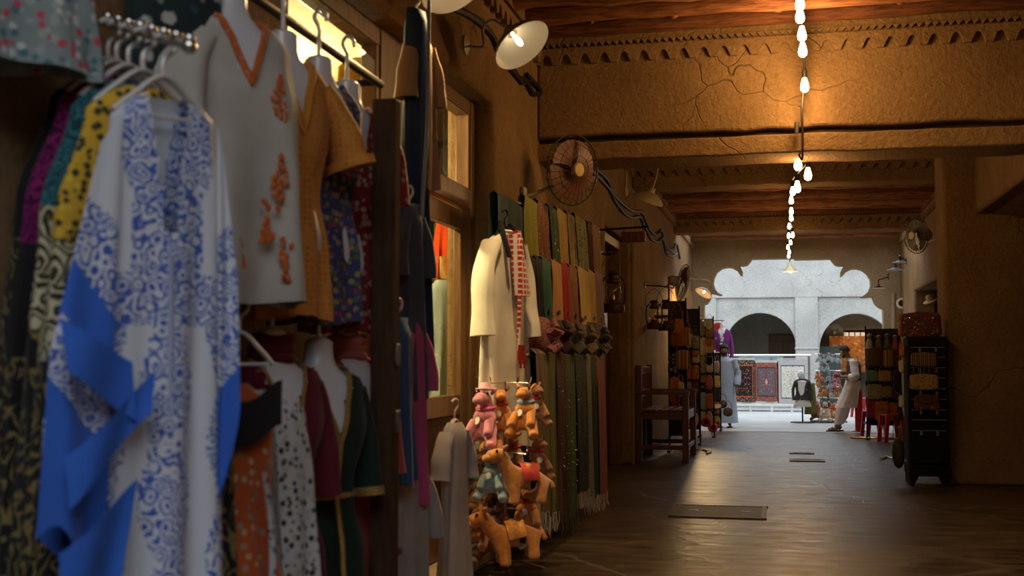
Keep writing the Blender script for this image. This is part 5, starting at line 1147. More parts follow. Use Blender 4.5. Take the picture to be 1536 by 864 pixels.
pbag('black woven bag beside the orange kilim bag', 1003, 1016, 530, 562, 18.5, F_DKF, strap=.1)
pbag('pink red woven tote hanging above the bench arm', 1005, 1021, 564, 606, 18.5, F_PINKB, strap=.12, fringe=F_PINKB)
pbag('salmon woven tote hanging beside the pink red one', 1021, 1032, 560, 584, 18.7, fab('salmon_weave', 'print', [(.5, .2, .12), (.4, .3, .12)], 26), strap=.1)
pbag('cream strapped pouch under the salmon tote', 1017, 1027, 572, 596, 18.4, F_CRM, strap=.1)
rnd = random.Random(99); IDX = list(range(16)) + [8, 8, 9, 12, 12, 11, 2, 15, 15]
HOWR = ['top', 'second', 'third', 'fourth', 'fifth', 'sixth', 'seventh', 'lowest']
for (x0, x1, Y, y0, y1, nr, nc, where) in ((1030, 1049, 20.2, 500, 640, 6, 2, 'the purse rack behind the bench'), (1050, 1070, 22.2, 478, 640, 6, 2, 'the pouch rack in mid stall'), (1067, 1080, 24.2, 540, 640, 5, 2, 'the trinket rack by the courtyard')):
    for r in range(nr):
        for c in range(nc):
            cw = (x1 - x0) / nc; rh = (y1 - y0) / nr; i = IDX[rnd.randrange(len(IDX))]; xa = x0 + cw * c; ya = y0 + rh * r
            k = rnd.random()
            pbag('%s %s, %s row %s of %s' % (PNM[i], 'pouch' if k < .6 else 'round purse', HOWR[r if r < nr - 1 else 7], ['left', 'right'][c], where), xa + rnd.uniform(-1.0, .2), xa + cw - rnd.uniform(-1.0, .2), ya + rh * rnd.uniform(-.02, .15), ya + rh * rnd.uniform(.95, 1.12), Y, PAL[i], strap=.1, group='small bags on the left stall racks', nm='pouch' if k < .6 else 'round_purse', roundish=k >= .6, d=.1, dy=.05 + .06 * (c % 2), flap=PAL[(i + 5) % len(PAL)] if k < .3 else None)
for lab, x, y, Y in (('red woven round bag under the bench arm', 1031, 636, 20.12), ('red woven round bag low on the pouch rack', 1059, 633, 22.0), ('orange red woven round bag lowest on the pouch rack', 1069, 641, 23.0)):
    p = atY(x, y, Y); t = thing('round_bag', lab, 'bag', p)
    rr = 7.5 * Y / 1800
    MB().lathe([(.001, .03), (rr * .4, .035), (rr * .45, .03)], 18, (0, 0, 0), zrot((.2, -1, 0))).build('centre_disc', F_BLK, t)
    MB().lathe([(rr * .42, .03), (rr * .7, .035), (rr, .0), (rr * .7, -.03), (.001, -.03)], 20, (0, 0, 0), zrot((.2, -1, 0))).build('rim', F_REDC, t)
    MB().tube([(0, 0, rr * .9), (0, .02, rr + .12)], .006, 5).build('loop', F_BLK, t)
for lab, x, y, r, Y in (('black round wicker hat on the far left rack', 1084, 606, 6.5, 24.15), ('dark oval wicker bag lowest at the far left rack', 1092, 618, 7, 24.15), ('grey round purse beside the wicker hat', 1076, 612, 6, 24.1)):
    p = atY(x, y, Y); rr = r * Y / 1800; bag(lab, p, rr * 2, rr * 2, .12, plain('wicker_dark', (.05, .04, .035), .7, bmp=.8, bscale=90), strap=.12, roundish=True, smat=F_BLK, flap=F_WHT if 'grey' in lab else None)
# dark valance board over the racks and the stall wall panelling lit by the small lamp
o = MB().box2((-1.66, 19.2, 2.02), (-1.6, 23.6, 2.22)).build('valance_board', plain('board_grey', (.14, .12, .1), .6), bevel=.01); tag(o, 'grey board along the top of the left stall', 'board')
for s_, y in enumerate((19.3, 23.5)):
    MB().box2((XL, y - .03, 2.06), (-1.63, y + .03, 2.12)).build('bracket', M_DKWOOD, o)
pn = struct(MB().box2((XL - .01, 21.6, 1.9), (XL + .02, 27, 2.0)).build('trim_panelling', M_DOORWOOD), 'warm wooden panelling behind the left stall')
for k in range(14): MB().box2((XL - .0, 21.6 + .4 * k, 2.0), (XL + .03, 21.97 + .4 * k, 2.9)).build('plank', wood('panel_plank', (.2, .09, .03), (.33, .17, .06), rough=.95), pn, bevel=.004)
# purple dress on a bust at the arch
p = atY(1083, 487, 26.2)
bust('white bust in a purple dress hanging at the lobed arch', p, radians(-5), .1, None)
def flowers(t):
    for k in range(5): MB().ell((.0 + .01 * (k % 2), -.14, -.28 - .07 * k), (.035, .012, .03), 8, 6).build('white_flower', F_WHT, t)
garment('dress', 'purple dress with white flower trim hanging at the lobed arch', 'dress', p, F_PRPL, [(-.09, .1, .06), (-.15, .195, .09), (-.35, .175, .12), (-.6, .14, .1), (-.85, .17, .12)], rz=radians(-5), neck=(.1, .2, -.09), seed=81, extra=flowers, sleeves=[([(.15, 0, -.18), (.2, 0, -.4), (.2, 0, -.7)], [.06, .06, .07])])
a = atY(1060, 481, 26.2); t = thing('garment_rod', 'thin iron rod at the lobed arch carrying bright garments', 'rail', a); MB().tube([(-.35, 0, 0), (.38, 0, 0)], .01, 6).build('bar', M_BLACK, t)
for k, (x, f, lab) in enumerate(((1063, F_WHT, 'white'), (1068, C_('lemon', (.5, .42, .2)), 'lemon'), (1072, F_BLUEC, 'pale blue'), (1077, F_REDC, 'red'))):
    q = atY(x, 484, 26.2); garment('small_tunic', '%s small tunic hanging slanted at the stall end near the arch' % lab, 'tunic', q, f, [(0, .04, .02), (-.04, .1, .03), (-.5 - .1 * (k == 3), .12, .05)], rz=radians(10), seed=90 + k)

# ------------------------------------------------------------------ courtyard: carpets, mannequin, toy stand
def carpet_mat(name, field, border, motif, light, med=True):
    m, nt, b = new_mat(name); g = coord(nt, 1, 'Generated'); xyz = nd(nt, 'ShaderNodeSeparateXYZ', {0: g})
    ax = math_(nt, 'ABSOLUTE', math_(nt, 'SUBTRACT', xyz.outputs[0], .5)); az = math_(nt, 'ABSOLUTE', math_(nt, 'SUBTRACT', xyz.outputs[2], .5))
    sy = nd(nt, 'ShaderNodeCombineXYZ', {0: ax, 1: 0.0, 2: math_(nt, 'MULTIPLY', az, 1.6)}).outputs[0]
    v = nd(nt, 'ShaderNodeTexVoronoi', {'Vector': sy, 'Scale': 22}); vd = v.outputs['Distance']
    sp = nd(nt, 'ShaderNodeSeparateColor', {0: v.outputs['Color']}).outputs[0]
    pal = ramp(nt, sp, [(0, motif), (.35, light), (.6, border), (.85, motif)], 'CONSTANT')
    spots = ramp(nt, vd, [(.28, (1, 1, 1)), (.36, (0, 0, 0))])
    col = mixc(nt, spots, field, pal)
    bd = math_(nt, 'MAXIMUM', math_(nt, 'MULTIPLY', ax, 1.0), math_(nt, 'ADD', math_(nt, 'MULTIPLY', az, 1.0), .04))
    bmask = math_(nt, 'GREATER_THAN', bd, .41)
    v2 = nd(nt, 'ShaderNodeTexVoronoi', {'Vector': sy, 'Scale': 28}).outputs['Distance']
    bcol = mixc(nt, ramp(nt, v2, [(.25, (1, 1, 1)), (.33, (0, 0, 0))]), border, light)
    if med:
        dm = math_(nt, 'ADD', math_(nt, 'MULTIPLY', ax, 1.3), az); r1 = math_(nt, 'LESS_THAN', dm, .2); r2 = math_(nt, 'LESS_THAN', dm, .09)
        col = mixc(nt, math_(nt, 'MULTIPLY', r1, .7), col, mixc(nt, spots, border, motif)); col = mixc(nt, r2, col, light)
    col = mixc(nt, bmask, col, bcol)
    line = math_(nt, 'LESS_THAN', math_(nt, 'ABSOLUTE', math_(nt, 'SUBTRACT', bd, .41)), .012); col = mixc(nt, line, col, motif)
    nt.links.new(col, b.inputs['Base Color']); b.inputs['Roughness'].default_value = .95; b.inputs['Specular IOR Level'].default_value = .1
    return m
CY = 33.6
def carpet(label, x0, x1, y0, y1, mat):
    a = atY(x0, y0, CY); b = atY(x1, y1, CY); ww, hh = b.x - a.x, a.z - b.z
    t = thing('carpet', label, 'carpet', ((a.x + b.x) / 2, CY, b.z), 0, 'carpets hung on the courtyard rail')
    MB().grid(lambda u, v: ((u - .5) * ww, .02 * sin(u * 7) * (1 - v), hh * v), 16, 10).build('pile', mat, t)
    MB().grid(lambda u, v: ((u - .5) * ww, .05 + .02 * sin(u * 7) * (1 - v), hh * v), 16, 10).build('backing', F_CRM, t)
    for z, s_ in ((0, -1), (hh, 1)):
        M = MB()
        for k in range(24): M.tube([(ww * (k / 23 - .5), .02, z), (ww * (k / 23 - .5), .02, z + s_ * .06)], .012, 4)
        M.build('fringe', F_WHT, t)
carpet('dark carpet with crowded floral pattern, leftmost on the courtyard rail', 1094.5, 1132.5, 540, 603, carpet_mat('carpet_dark', (.015, .013, .015), (.06, .03, .02), (.42, .07, .03), (.5, .42, .28), False))
carpet('red bordered carpet with grey medallion, middle of the courtyard rail', 1133.5, 1166, 544, 602, carpet_mat('carpet_red', (.13, .10, .11), (.24, .06, .04), (.035, .02, .03), (.42, .34, .3)))
carpet('cream carpet with blue grey border, rightmost on the courtyard rail', 1167.5, 1211, 540, 606, carpet_mat('carpet_cream', (.62, .58, .5), (.4, .39, .4), (.07, .07, .11), (.6, .5, .42)))
a = atY(1086, 533, CY + .05); b = atY(1216, 536, CY + .05)
t = thing('carpet_rail', 'long pale pipe rail carrying three carpets in the courtyard', 'rail', (a.x, CY + .05, 0)); b.z = a.z
MB().tube([(0, 0, a.z), (b.x - a.x, 0, a.z)], .03, 8).build('bar', M_CHROME, t)
for q in (.02, .55, .98): MB().tube([((b.x - a.x) * q, .06, 0), ((b.x - a.x) * q, .02, a.z)], .03, 8).build('upright', M_CHROME, t)
z0 = atY(1150, 604, CY).z; z1 = atY(1150, 609, CY).z
a2 = atY(1093, 604, CY).x; b2 = atY(1212, 604, CY).x
t = thing('low_platform', 'low white platform under the hanging carpets', 'platform', ((a2 + b2) / 2, CY + .3, 0))
MB().box((0, 0, z1 + .02), (b2 - a2, .7, max(.06, z0 - z1 - .02))).build('board', plain('white_paint', (.68, .68, .65), .6), t, bevel=.01)
for q in (-.45, -.22, .05, .3, .45): MB().box(((b2 - a2) * q, -.3, z1 / 2), (.07, .07, z1)).build('leg', MATS['white_paint'], t)
o = MB().box((0, 0, 0), (1.2, .02, .18)).build('price_banner', plain('banner_blue', (.45, .6, .66), .6), None, atY(1141, 537, CY + .12)); tag(o, 'pale blue strip banner behind the carpet rail', 'banner')
# child mannequin with dark jacket on a stand
p = atZ(1204, 634); Yp = p.y
t = thing('dress_form', 'child dress form in dark fur jacket and white skirt', 'mannequin', (p.x, Yp, 0)); Z = lambda y: atY(1204, y, Yp).z
MB().lathe([(.001, .02), (.26, .02), (.27, 0)], 20).build('base', M_BLACK, t); MB().tube([(0, 0, 0), (0, 0, Z(590))], .018, 8).build('pole', M_BLACK, t)
MB().lathe([(.05, Z(562)), (.05, Z(568)), (.14, Z(572)), (.14, Z(585)), (.1, Z(600))], 14).build('torso', M_BUST, t)
MB().ell((-.03, 0, Z(562)), (.07, .08, .1), 12, 10).build('head', M_BUST, t)
shell([(Z(568), .07, .07), (Z(570), .14, .1), (Z(574), .165, .12), (Z(588), .14, .12), (Z(600), .17, .15)], 24, 16, .02, 5, 3).build('jacket', plain('dark_fur', (.035, .035, .02), .9, bmp=1, bscale=80), t)
shell([(Z(598), .15, .13), (Z(610), .2, .17)], 24, 6, .02, 6, 5).build('skirt', F_WHT, t)
for s_ in (-1, 1): sleeve([(s_ * .14, 0, Z(572)), (s_ * .2, -.03, Z(585)), (s_ * .19, -.08, Z(600))], [.06, .055, .05]).build('jacket_sleeve', MATS['dark_fur'], t)
tag(shell([(0, .1, .05), (-.3, .12, .06), (-.7, .14, .08)], 20, 10, .01, 5, 7).build('hanging_robe', F_OLV, None, (p.x + .18, Yp + .25, Z(575))), 'olive robe hanging behind the child dress form', 'robe')
# toy stand in the courtyard
p = atZ(1243, 633); Yt = p.y; tz = atY(1243, 528, Yt).z
t = thing('toy_stand', 'tall wire stand of plush camels in the courtyard', 'stand', (p.x, Yt, 0))
MB().tube([(0, 0, 0), (0, 0, tz)], .02, 8).build('pole', M_BLACK, t); MB().lathe([(.001, .03), (.4, .03), (.42, 0)], 20).build('base', M_BLACK, t)
for y in (531, 556, 580, 597): MB().tube([(.3 * cos(k * pi / 8), .3 * sin(k * pi / 8), atY(1243, y, Yt).z) for k in range(17)], .008, 5, False).build('ring', M_CHROME, t)
def ctoy(lab, px, py, dy, ang, s_, col, **k):
    q = atY(px, py, Yt + dy); q.z -= .16 * s_; camel(lab, q, ang, s_, col, group='plush camels in the courtyard', **k)
cols = [('blue', 'pale blue', ((1229, 537), (1236, 540), (1243, 536), (1250, 538), (1257, 539), (1232, 551), (1241, 552))), ('orange', 'orange', ((1226, 563), (1232, 567), (1227, 575), (1250, 586), (1236, 586), (1230, 590))), ('pink', 'pink', ((1252, 566), (1258, 562), (1253, 575))), ('blue', 'sky blue', ((1243, 566), (1245, 578), (1247, 591))), ('tan', 'tan', ((1258, 578), (1242, 588), (1256, 590)))]
n = 0
for col, cn, pts in cols:
    for i, (x, y) in enumerate(pts):
        ctoy('small %s plush camel, %s' % (cn, '%s from left, %s of courtyard stand' % (['first', 'second', 'third', 'fourth', 'fifth', 'sixth', 'seventh'][sorted(q[0] for q in pts).index(x)], 'top tier' if y < 556 else 'middle tier' if y < 580 else 'lower tier')), x, y, -.2 + .06 * (n % 3), radians(230 + 20 * (n % 5)), .62, col, pitch=radians(-40)); n += 1
ctoy('large tan plush camel sitting at the foot of the courtyard stand', 1238, 618, -.3, radians(262), 1.35, 'cream', pitch=radians(-25)); ctoy('large orange plush camel at the foot of the courtyard stand, right', 1250, 619, -.15, radians(300), 1.25, 'orange', pitch=radians(-20)); ctoy('brown plush camel at the foot of the courtyard stand, left', 1226, 618, -.1, radians(240), 1.2, 'brown', pitch=radians(-20)); ctoy('tan plush camel standing left of the courtyard toy stand', 1221, 606, .1, radians(250), 1.2, 'tan')
# orange textile in the right arch, dark counter, goods
o = MB().grid(lambda u, v: ((u - .5) * 1.5, .03 * sin(u * 20), 1.1 * v), 16, 8).build('orange_textile', fab('orange_textile', 'flower', [(.5, .18, .05), (.6, .35, .12), (.35, .1, .03)], 9, thr=.6), None, atY(1283, 558, YF + 2.2)); tag(o, 'orange patterned textile hung inside the right courtyard arch', 'textile')
o = MB().box((0, 0, 0), (.8, .5, .75)).build('dark_cabinet', plain('cab_green', (.04, .06, .05), .6), None, atY(1238, 520, YF + 2.0)); tag(o, 'dark green cabinet top inside the right courtyard arch', 'cabinet'); o.location.z = .9; o.scale.z = 2.4; o.location.y = YF + 1.2
lamp('arch_shop_light', atY(1285, 512, YF + 1.6), 7, (1, .7, .4), .2)

# ------------------------------------------------------------------ people
M_SKIN = plain('skin', (.28, .15, .09), .5, var=.06); M_HAIR = plain('hair_black', (.012, .01, .009), .6, var=.2, vscale=80, bmp=.5, bscale=200)
def person(label, loc, rz, pose, clothes, phone=False, scale=1.0):
    t = thing('person', label, 'person', loc, rz); t.scale = (scale,) * 3
    P = pose; J = [P['pelvis'] + (.10, .085)]; E = []
    def add(par, p, r, r2=None): J.append(tuple(p) + ((r, r2) if r2 else (r,))); E.append((par, len(J) - 1)); return len(J) - 1
    sp = add(0, P['spine'], .105, .08); ch = add(sp, P['chest'], .12, .085); nk = add(ch, P['neck'], .05)
    h0 = add(nk, P['jaw'], .058); h1 = add(h0, P['head'], .083); h2 = add(h1, P['crown'], .066)
    for s_ in (-1, 1):
        k = 'L' if s_ < 0 else 'R'
        sh = add(ch, P['sho' + k], .056); el = add(sh, P['elb' + k], .041); wr = add(el, P['wri' + k], .026)
        w0 = Vector(P['wri' + k]); d = Vector(P['pal' + k]).normalized(); up = Vector(P['side' + k]).normalized(); nrm = d.cross(up)
        pa = add(wr, w0 + d * .05, .03, .016)
        for q, ln in enumerate((.062, .075, .07, .055)):
            b0 = w0 + d * .085 + up * (.03 - .02 * q); cu = nrm * (1 if P.get('curl' + k, 1) > 0 else -1)
            f1 = add(pa, b0, .0105); f2 = add(f1, b0 + d * ln * .5 + cu * .01, .0092); add(f2, b0 + d * ln * .75 + cu * .038, .008)
        t0 = w0 + d * .035 + up * .03; f1 = add(pa, t0 + up * .012, .0115); add(f1, t0 + up * .028 + d * .04 + nrm * .012, .0095)
        hp = add(0, P['hip' + k], .085); kn = add(hp, P['kne' + k], .056); an = add(kn, P['ank' + k], .036); he = add(an, Vector(P['ank' + k]) + Vector((0, 0, -.035)), .036); add(he, Vector(P['ank' + k]) + Vector(P['toe' + k]), .033, .022)
    link('body', skin('body', J, E, M_SKIN, 2, .3), t)
    hd = Vector(P['head']); fw = Vector(P['face']).normalized(); upv = (Vector(P['crown']) - Vector(P['jaw'])).normalized(); sd = fw.cross(upv).normalized(); fw = upv.cross(sd).normalized()
    B = Matrix((fw, -sd, upv)).transposed()
    L = lambda x, y, z: hd + B @ Vector((x, y, z))
    def fur_cap(u, v):
        a = 2 * pi * u; th = v * 1.9; low = .5 + .5 * cos(a)
        th *= (.62 + .38 * (1 - low)); r = .098 + .006 * sin(9 * a) * v
        return L(-.008 + r * sin(th) * cos(a), .088 * sin(th) * sin(a) * 1.02, .03 + (r + .03) * cos(th))
    MB().grid(fur_cap, 28, 10, True).build('hair', M_HAIR, t)
    MB().ell(L(.088, 0, -.012), (.016, .012, .022), 10, 8, B).build('nose', M_SKIN, t)
    for s_ in (-1, 1):
        MB().ell(L(.074, s_ * .03, .012), .009, 8, 6, B).build('eye', M_EYE, t); MB().ell(L(-.005, s_ * .084, -.005), (.016, .008, .026), 8, 6, B).build('ear', M_SKIN, t)
        MB().tube([L(.082, s_ * .016, .032), L(.078, s_ * .044, .034)], .005, 5).build('eyebrow', M_HAIR, t)
    MB().tube([L(.082, -.02, -.05), L(.087, 0, -.05), L(.082, .02, -.05)], .006, 6).build('mouth', plain('lips', (.2, .07, .05), .5), t)
    MB().grid(lambda u, v: L(.02 + .068 * sin(pi * u) * (1 - .25 * v), -.076 * cos(pi * u) * (1 - .3 * v), -.03 - .06 * v - .012 * sin(pi * u)), 14, 6).build('beard', M_HAIR, t)
    clothes(t, P)
    return t
def loft(rows, nu=28, nv=24, fold=.0, k=7, skip=None, seed=0):    # rows: (cx, cy, cz, rx, ry)
    def f(u, v):
        q = v * (len(rows) - 1); i = min(int(q), len(rows) - 2); s_ = q - i; s_ = s_ * s_ * (3 - 2 * s_); r = [rows[i][j] * (1 - s_) + rows[i + 1][j] * s_ for j in range(5)]
        a = 2 * pi * u; m = 1 + fold * v * sin(k * a + seed + 2 * v); return (r[0] + r[3] * cos(a) * m, r[1] + r[4] * sin(a) * m, r[2])
    return MB().grid(f, nu, nv, True, skip)
def arm_sleeve(P, k, mat, t, r=(.085, .075, .07), upto=1.0):
    s_, e, w_ = [Vector(P[q + k]) for q in ('sho', 'elb', 'wri')]; e2 = e + (w_ - e) * upto * .55 if upto < 1.6 else w_
    MB().tube(bez([s_ + Vector((0, 0, .03)) , s_ * .5 + e * .5, e, e2], 14), [r[0] - (r[0] - r[2]) * i / 14 + .005 * sin(i * 1.7) for i in range(15)], 14, False).build('sleeve', mat, t)
# leaning man: faces -x, hips against the red bollard
F_KURTA = fab('pale_kurta', 'plain', [(.85, .79, .77)]); M_VEST = fab('charcoal_vest', 'plain', [(.055, .07, .08)])
LM = dict(pelvis=(.34, 0, .86), spine=(.39, 0, 1.06), chest=(.40, 0, 1.27), neck=(.355, 0, 1.42), jaw=(.285, 0, 1.475), head=(.245, 0, 1.545), crown=(.235, 0, 1.62), face=(-.82, 0, -.57),
          shoL=(.39, .17, 1.345), elbL=(.38, .25, 1.08), wriL=(.16, .10, 1.06), palL=(-.9, -.3, .2), sideL=(0, .3, 1), shoR=(.40, -.17, 1.345), elbR=(.42, -.25, 1.07), wriR=(.17, -.12, 1.07), palR=(-.9, .3, .2), sideR=(0, -.3, 1), curlL=1, curlR=-1,
          hipL=(.33, .09, .82), kneL=(.22, .11, .46), ankL=(.12, .11, .10), toeL=(-.16, .02, -.065), hipR=(.33, -.09, .82), kneR=(.17, -.10, .47), ankR=(.05, -.09, .10), toeR=(-.16, -.02, -.065))
def lm_clothes(t, P):
    kur = [(.36, 0, 1.425, .065, .075), (.39, 0, 1.385, .1, .17), (.40, 0, 1.3, .125, .20), (.40, 0, 1.1, .125, .18), (.37, 0, .9, .15, .19), (.31, 0, .7, .18, .21), (.24, 0, .47, .21, .23)]
    loft(kur, 32, 30, .05, 7).build('long_shirt', F_KURTA, t)
    for k, s_ in (('L', .1), ('R', -.1)):
        h_, n_, a_ = [Vector(P[q + k]) for q in ('hip', 'kne', 'ank')]
        loft([(h_.x, h_.y, h_.z, .12, .11), ((h_.x + n_.x) / 2, h_.y, .64, .125, .11), (n_.x + .01, n_.y, n_.z, .11, .10), ((n_.x + a_.x) / 2 + .02, a_.y, .28, .10, .09), (a_.x + .015, a_.y, a_.z + .04, .06, .06)], 20, 20, .07, 6, seed=s_ * 20).build('trouser_leg', F_KURTA, t)
        M = MB(); M.box(a_ + Vector((-.055, 0, -.088)), (.27, .10, .024)); M.tube(bez([a_ + Vector((-.06, -.05, -.075)), a_ + Vector((-.075, 0, -.02)), a_ + Vector((-.06, .05, -.075))], 8), .016, 6); M.tube(bez([a_ + Vector((-.0, -.045, -.075)), a_ + Vector((.045, 0, -.02)), a_ + Vector((0, .045, -.075))], 8), .01, 6)
        M.build('sandal', F_BRN, t)
        arm_sleeve(P, k, F_KURTA, t, upto=.8)
    v = [(r[0] + .005, r[1], r[2] - .01, r[3] + .018, r[4] + .014) for r in kur[1:4]] + [(.39, 0, 1.0, .15, .2)]
    loft(v, 36, 18, .02, 6, skip=lambda c: c.x < .30 and abs(c.y) < .07).build('vest', M_VEST, t)
    MB().box((.055, 0, 1.09), (.012, .075, .15), Euler((0, -.5, 0)).to_matrix()).build('phone', M_BLACK, t)
    MB().tube([(.37 + .085 * cos(2 * pi * k / 16), .095 * sin(2 * pi * k / 16), 1.42) for k in range(17)], .016, 6, False).build('collar', F_KURTA, t)
mp = atZ(1250, 647)
person('man in pale long shirt and dark vest leaning on a red bollard', (mp.x, mp.y, 0), 0, LM, lm_clothes)
rb = thing('bollard', 'red bollard behind the leaning man', 'bollard', (mp.x + .49, mp.y + .04, 0)); M_REDP = plain('red_gloss', (.5, .015, .02), .3)
MB().lathe([(.085, 0), (.085, .03), (.075, .035), (.075, .78), (.065, .815), (.03, .835), (.001, .838)], 20).build('pole', M_REDP, rb); MB().lathe([(.13, 0), (.13, .015), (.08, .02)], 20).build('flange', M_REDP, rb)
# man in a pale blue robe standing behind the left stall
SM = dict(pelvis=(0, 0, .9), spine=(0, 0, 1.1), chest=(0, 0, 1.3), neck=(0, 0, 1.46), jaw=(.02, 0, 1.52), head=(.015, 0, 1.59), crown=(.005, 0, 1.67), face=(1, .0, -.15),
          shoL=(0, -.18, 1.37), elbL=(-.02, -.26, 1.1), wriL=(.08, -.25, .87), palL=(.2, 0, -1), sideL=(1, 0, 0), shoR=(0, .18, 1.37), elbR=(-.02, .27, 1.1), wriR=(.08, .26, .87), palR=(.2, 0, -1), sideR=(1, 0, 0),
          hipL=(0, -.09, .86), kneL=(.01, -.1, .48), ankL=(0, -.1, .1), toeL=(.15, -.02, -.065), hipR=(0, .09, .86), kneR=(.01, .1, .48), ankR=(0, .1, .1), toeR=(.15, .02, -.065))
def sm_clothes(t, P):
    F = fab('sky_robe', 'plain', [(.42, .52, .66)])
    loft([(0, 0, 1.465, .06, .07), (0, 0, 1.43, .09, .14), (0, 0, 1.38, .11, .2), (0, 0, 1.2, .125, .21), (0, 0, .9, .14, .21), (0, 0, .5, .17, .24), (0, 0, .1, .2, .27)], 32, 30, .04, 7).build('robe', F, t)
    for k in 'LR':
        arm_sleeve(P, k, F, t, upto=1.7); a_ = Vector(P['ank' + k]); MB().box(a_ + Vector((.06, 0, -.088)), (.27, .1, .024)).build('sandal', F_BRN, t)
q = atY(1087, 600, 25.4)
person('bearded man in a pale blue robe standing behind the left stall', (q.x, 25.4, 0), radians(-90), SM, sm_clothes)

# ------------------------------------------------------------------ black slatwall display case by the pillar
M_CASE = plain('case_black', (.01, .009, .009), .8, spec=.12)
cx0, cx1 = atY(1358, 600, 14.5).x, 1.75; Yc = 14.1; zt = atY(1385, 509, Yc).z
cs = thing('display_case', 'tall black slatwall display case beside the right pillar', 'display case', ((cx0 + cx1) / 2, Yc + .3, 0)); hw = (cx1 - cx0) / 2
Zc = lambda y: atY(1385, y, Yc).z
MB().box((0, 0, (zt + .22) / 2 + .03), (2 * hw, .56, zt - .22)).build('body', M_CASE, cs, bevel=.01)
MB().box((0, 0, .17), (2 * hw + .02, .6, .12)).build('plinth', M_CASE, cs, bevel=.008)
for s_ in (-1, 1): MB().prism([(s_ * hw, .12), (s_ * (hw - .1), .12), (s_ * (hw - .04), .0), (s_ * hw, .0)], -.28, .28).build('foot', M_CASE, cs)
for y in (521, 536, 551.5, 567, 583, 599, 615, 630, 646): MB().box((0, -.284, Zc(y)), (2 * hw - .06, .012, .009)).build('slat_groove', plain('slat_steel', (.22, .2, .18), .35, .8), cs)
for y in (524, 556, 590, 618, 650):
    for s_ in (-.5, .5): MB().box((s_ * hw * .8, -.292, Zc(y)), (.025, .014, .05)).build('hook', MATS['slat_steel'], cs)
def cpouch(lab, x0, x1, y0, y1, f, **k): return pbag(lab, x0, x1, y0, y1, Yc, f, d=.05, dy=.05, nm='pouch', cat='pouch', **k)
cpouch('brown striped pouch highest on the black case', 1366, 1404, 528, 551, F_STRP, fringe=F_BRN)
cpouch('leopard print pouch in the middle of the black case', 1364, 1406, 560, 586, F_LEO)
cpouch('dark floral pouch with leather strap lowest on the black case', 1371, 1408, 591, 616, F_MIR, flap=F_BRN)
t = pbag('red mirror work cushion cover bag standing on the black case', 1352, 1412, 467, 508, Yc + .15, F_MIR, d=.14, dy=-.05)
for k in range(12): MB().ell((random.uniform(-.2, .2), -.085, random.uniform(-.12, .14)), (.011, .004, .011), 8, 5).build('mirror_disc', M_CHROME, t)
pbag('rust coloured cushion cover leaning behind the mirror work one', 1347, 1362, 470, 506, Yc + .4, F_KIL, d=.1, dy=0)
pbag('dark quilted oval bag hanging low on the side of the black case', 1337, 1357, 655, 703, Yc + .25, plain('quilted_black', (.03, .025, .022), .6, bmp=1, bscale=60), roundish=True, d=.2, strap=.3, smat=F_BLK, dy=.05)
for k, (x0, x1, y0, y1, f, lab) in enumerate(((1349, 1357, 512, 536, F_KIL, 'orange'), (1348, 1356, 540, 560, F_CRM, 'cream'), (1340, 1352, 553, 588, F_BLK, 'black drop shaped'), (1348, 1356, 592, 612, F_WHT, 'white'), (1347, 1355, 616, 630, F_BLK, 'black'), (1348, 1356, 640, 668, F_KIL2, 'tan striped'))):
    pbag('%s narrow pouch hanging on the side of the black case' % lab, x0, x1, y0, y1, Yc + .3, f, d=.12, strap=.06, nm='pouch', cat='pouch', group='pouches on the side of the black case', dy=0)

# ------------------------------------------------------------------ souvenir stall on the right, behind the case
rack('black rack of bags in the right stall', 1300, 1352, 22.2, 2.0, 8)
for i, (x0, x1, y0, y1, f, lab) in enumerate(((1299, 1312, 522, 551, F_STRP, 'brown striped tall'), (1311, 1324, 520, 551, F_BRN, 'dark brown upright'), (1323, 1338, 524, 552, F_KIL2, 'tan striped upright'), (1337, 1350, 520, 552, F_MIR, 'dark red embroidered'), (1297, 1316, 555, 573, F_TEALB, 'teal'), (1316, 1336, 555, 573, F_LEO, 'leopard print wide'), (1336, 1348, 556, 576, F_BRN, 'plain brown'), (1299, 1323, 575, 600, F_GREYP, 'grey print large'), (1322, 1337, 578, 597, F_OLV, 'yellow olive'), (1336, 1349, 580, 600, F_MIR, 'small mirror work'), (1299, 1314, 598, 628, C_('magenta_bag', (.3, .03, .12)), 'magenta'), (1311, 1332, 600, 632, F_KIL, 'orange kilim'), (1331, 1346, 602, 632, F_KIL, 'second orange kilim'))):
    pbag('%s bag hanging in the right stall' % lab, x0, x1, y0, y1, 22.2, f, strap=.08, d=.14, dy=.12 + .04 * (i % 3))
for i, (x, y, c) in enumerate(((1304, 512, (.4, .42, .46)), (1318, 514, (.2, .16, .06)), (1331, 512, (.1, .12, .05)), (1343, 514, (.35, .08, .06)))):
    q = atY(x, y, 22.1); t = thing('souvenir_doll', 'small souvenir doll on the right stall rack, %s' % ['with grey cap', 'in straw colours', 'in dark green', 'with red cap'][i], 'doll', q, 0, 'souvenir dolls on the right stall')
    MB().lathe([(.07, -.13), (.05, 0), (.03, .05)], 12).build('robe', plain('doll%d' % i, c, .8), t); MB().ell((0, 0, .08), .04, 10, 8).build('head', M_SKIN, t); MB().lathe([(.05, .09), (.045, .12), (.001, .14)], 12).build('cap', plain('doll%d' % i, c, .8), t)
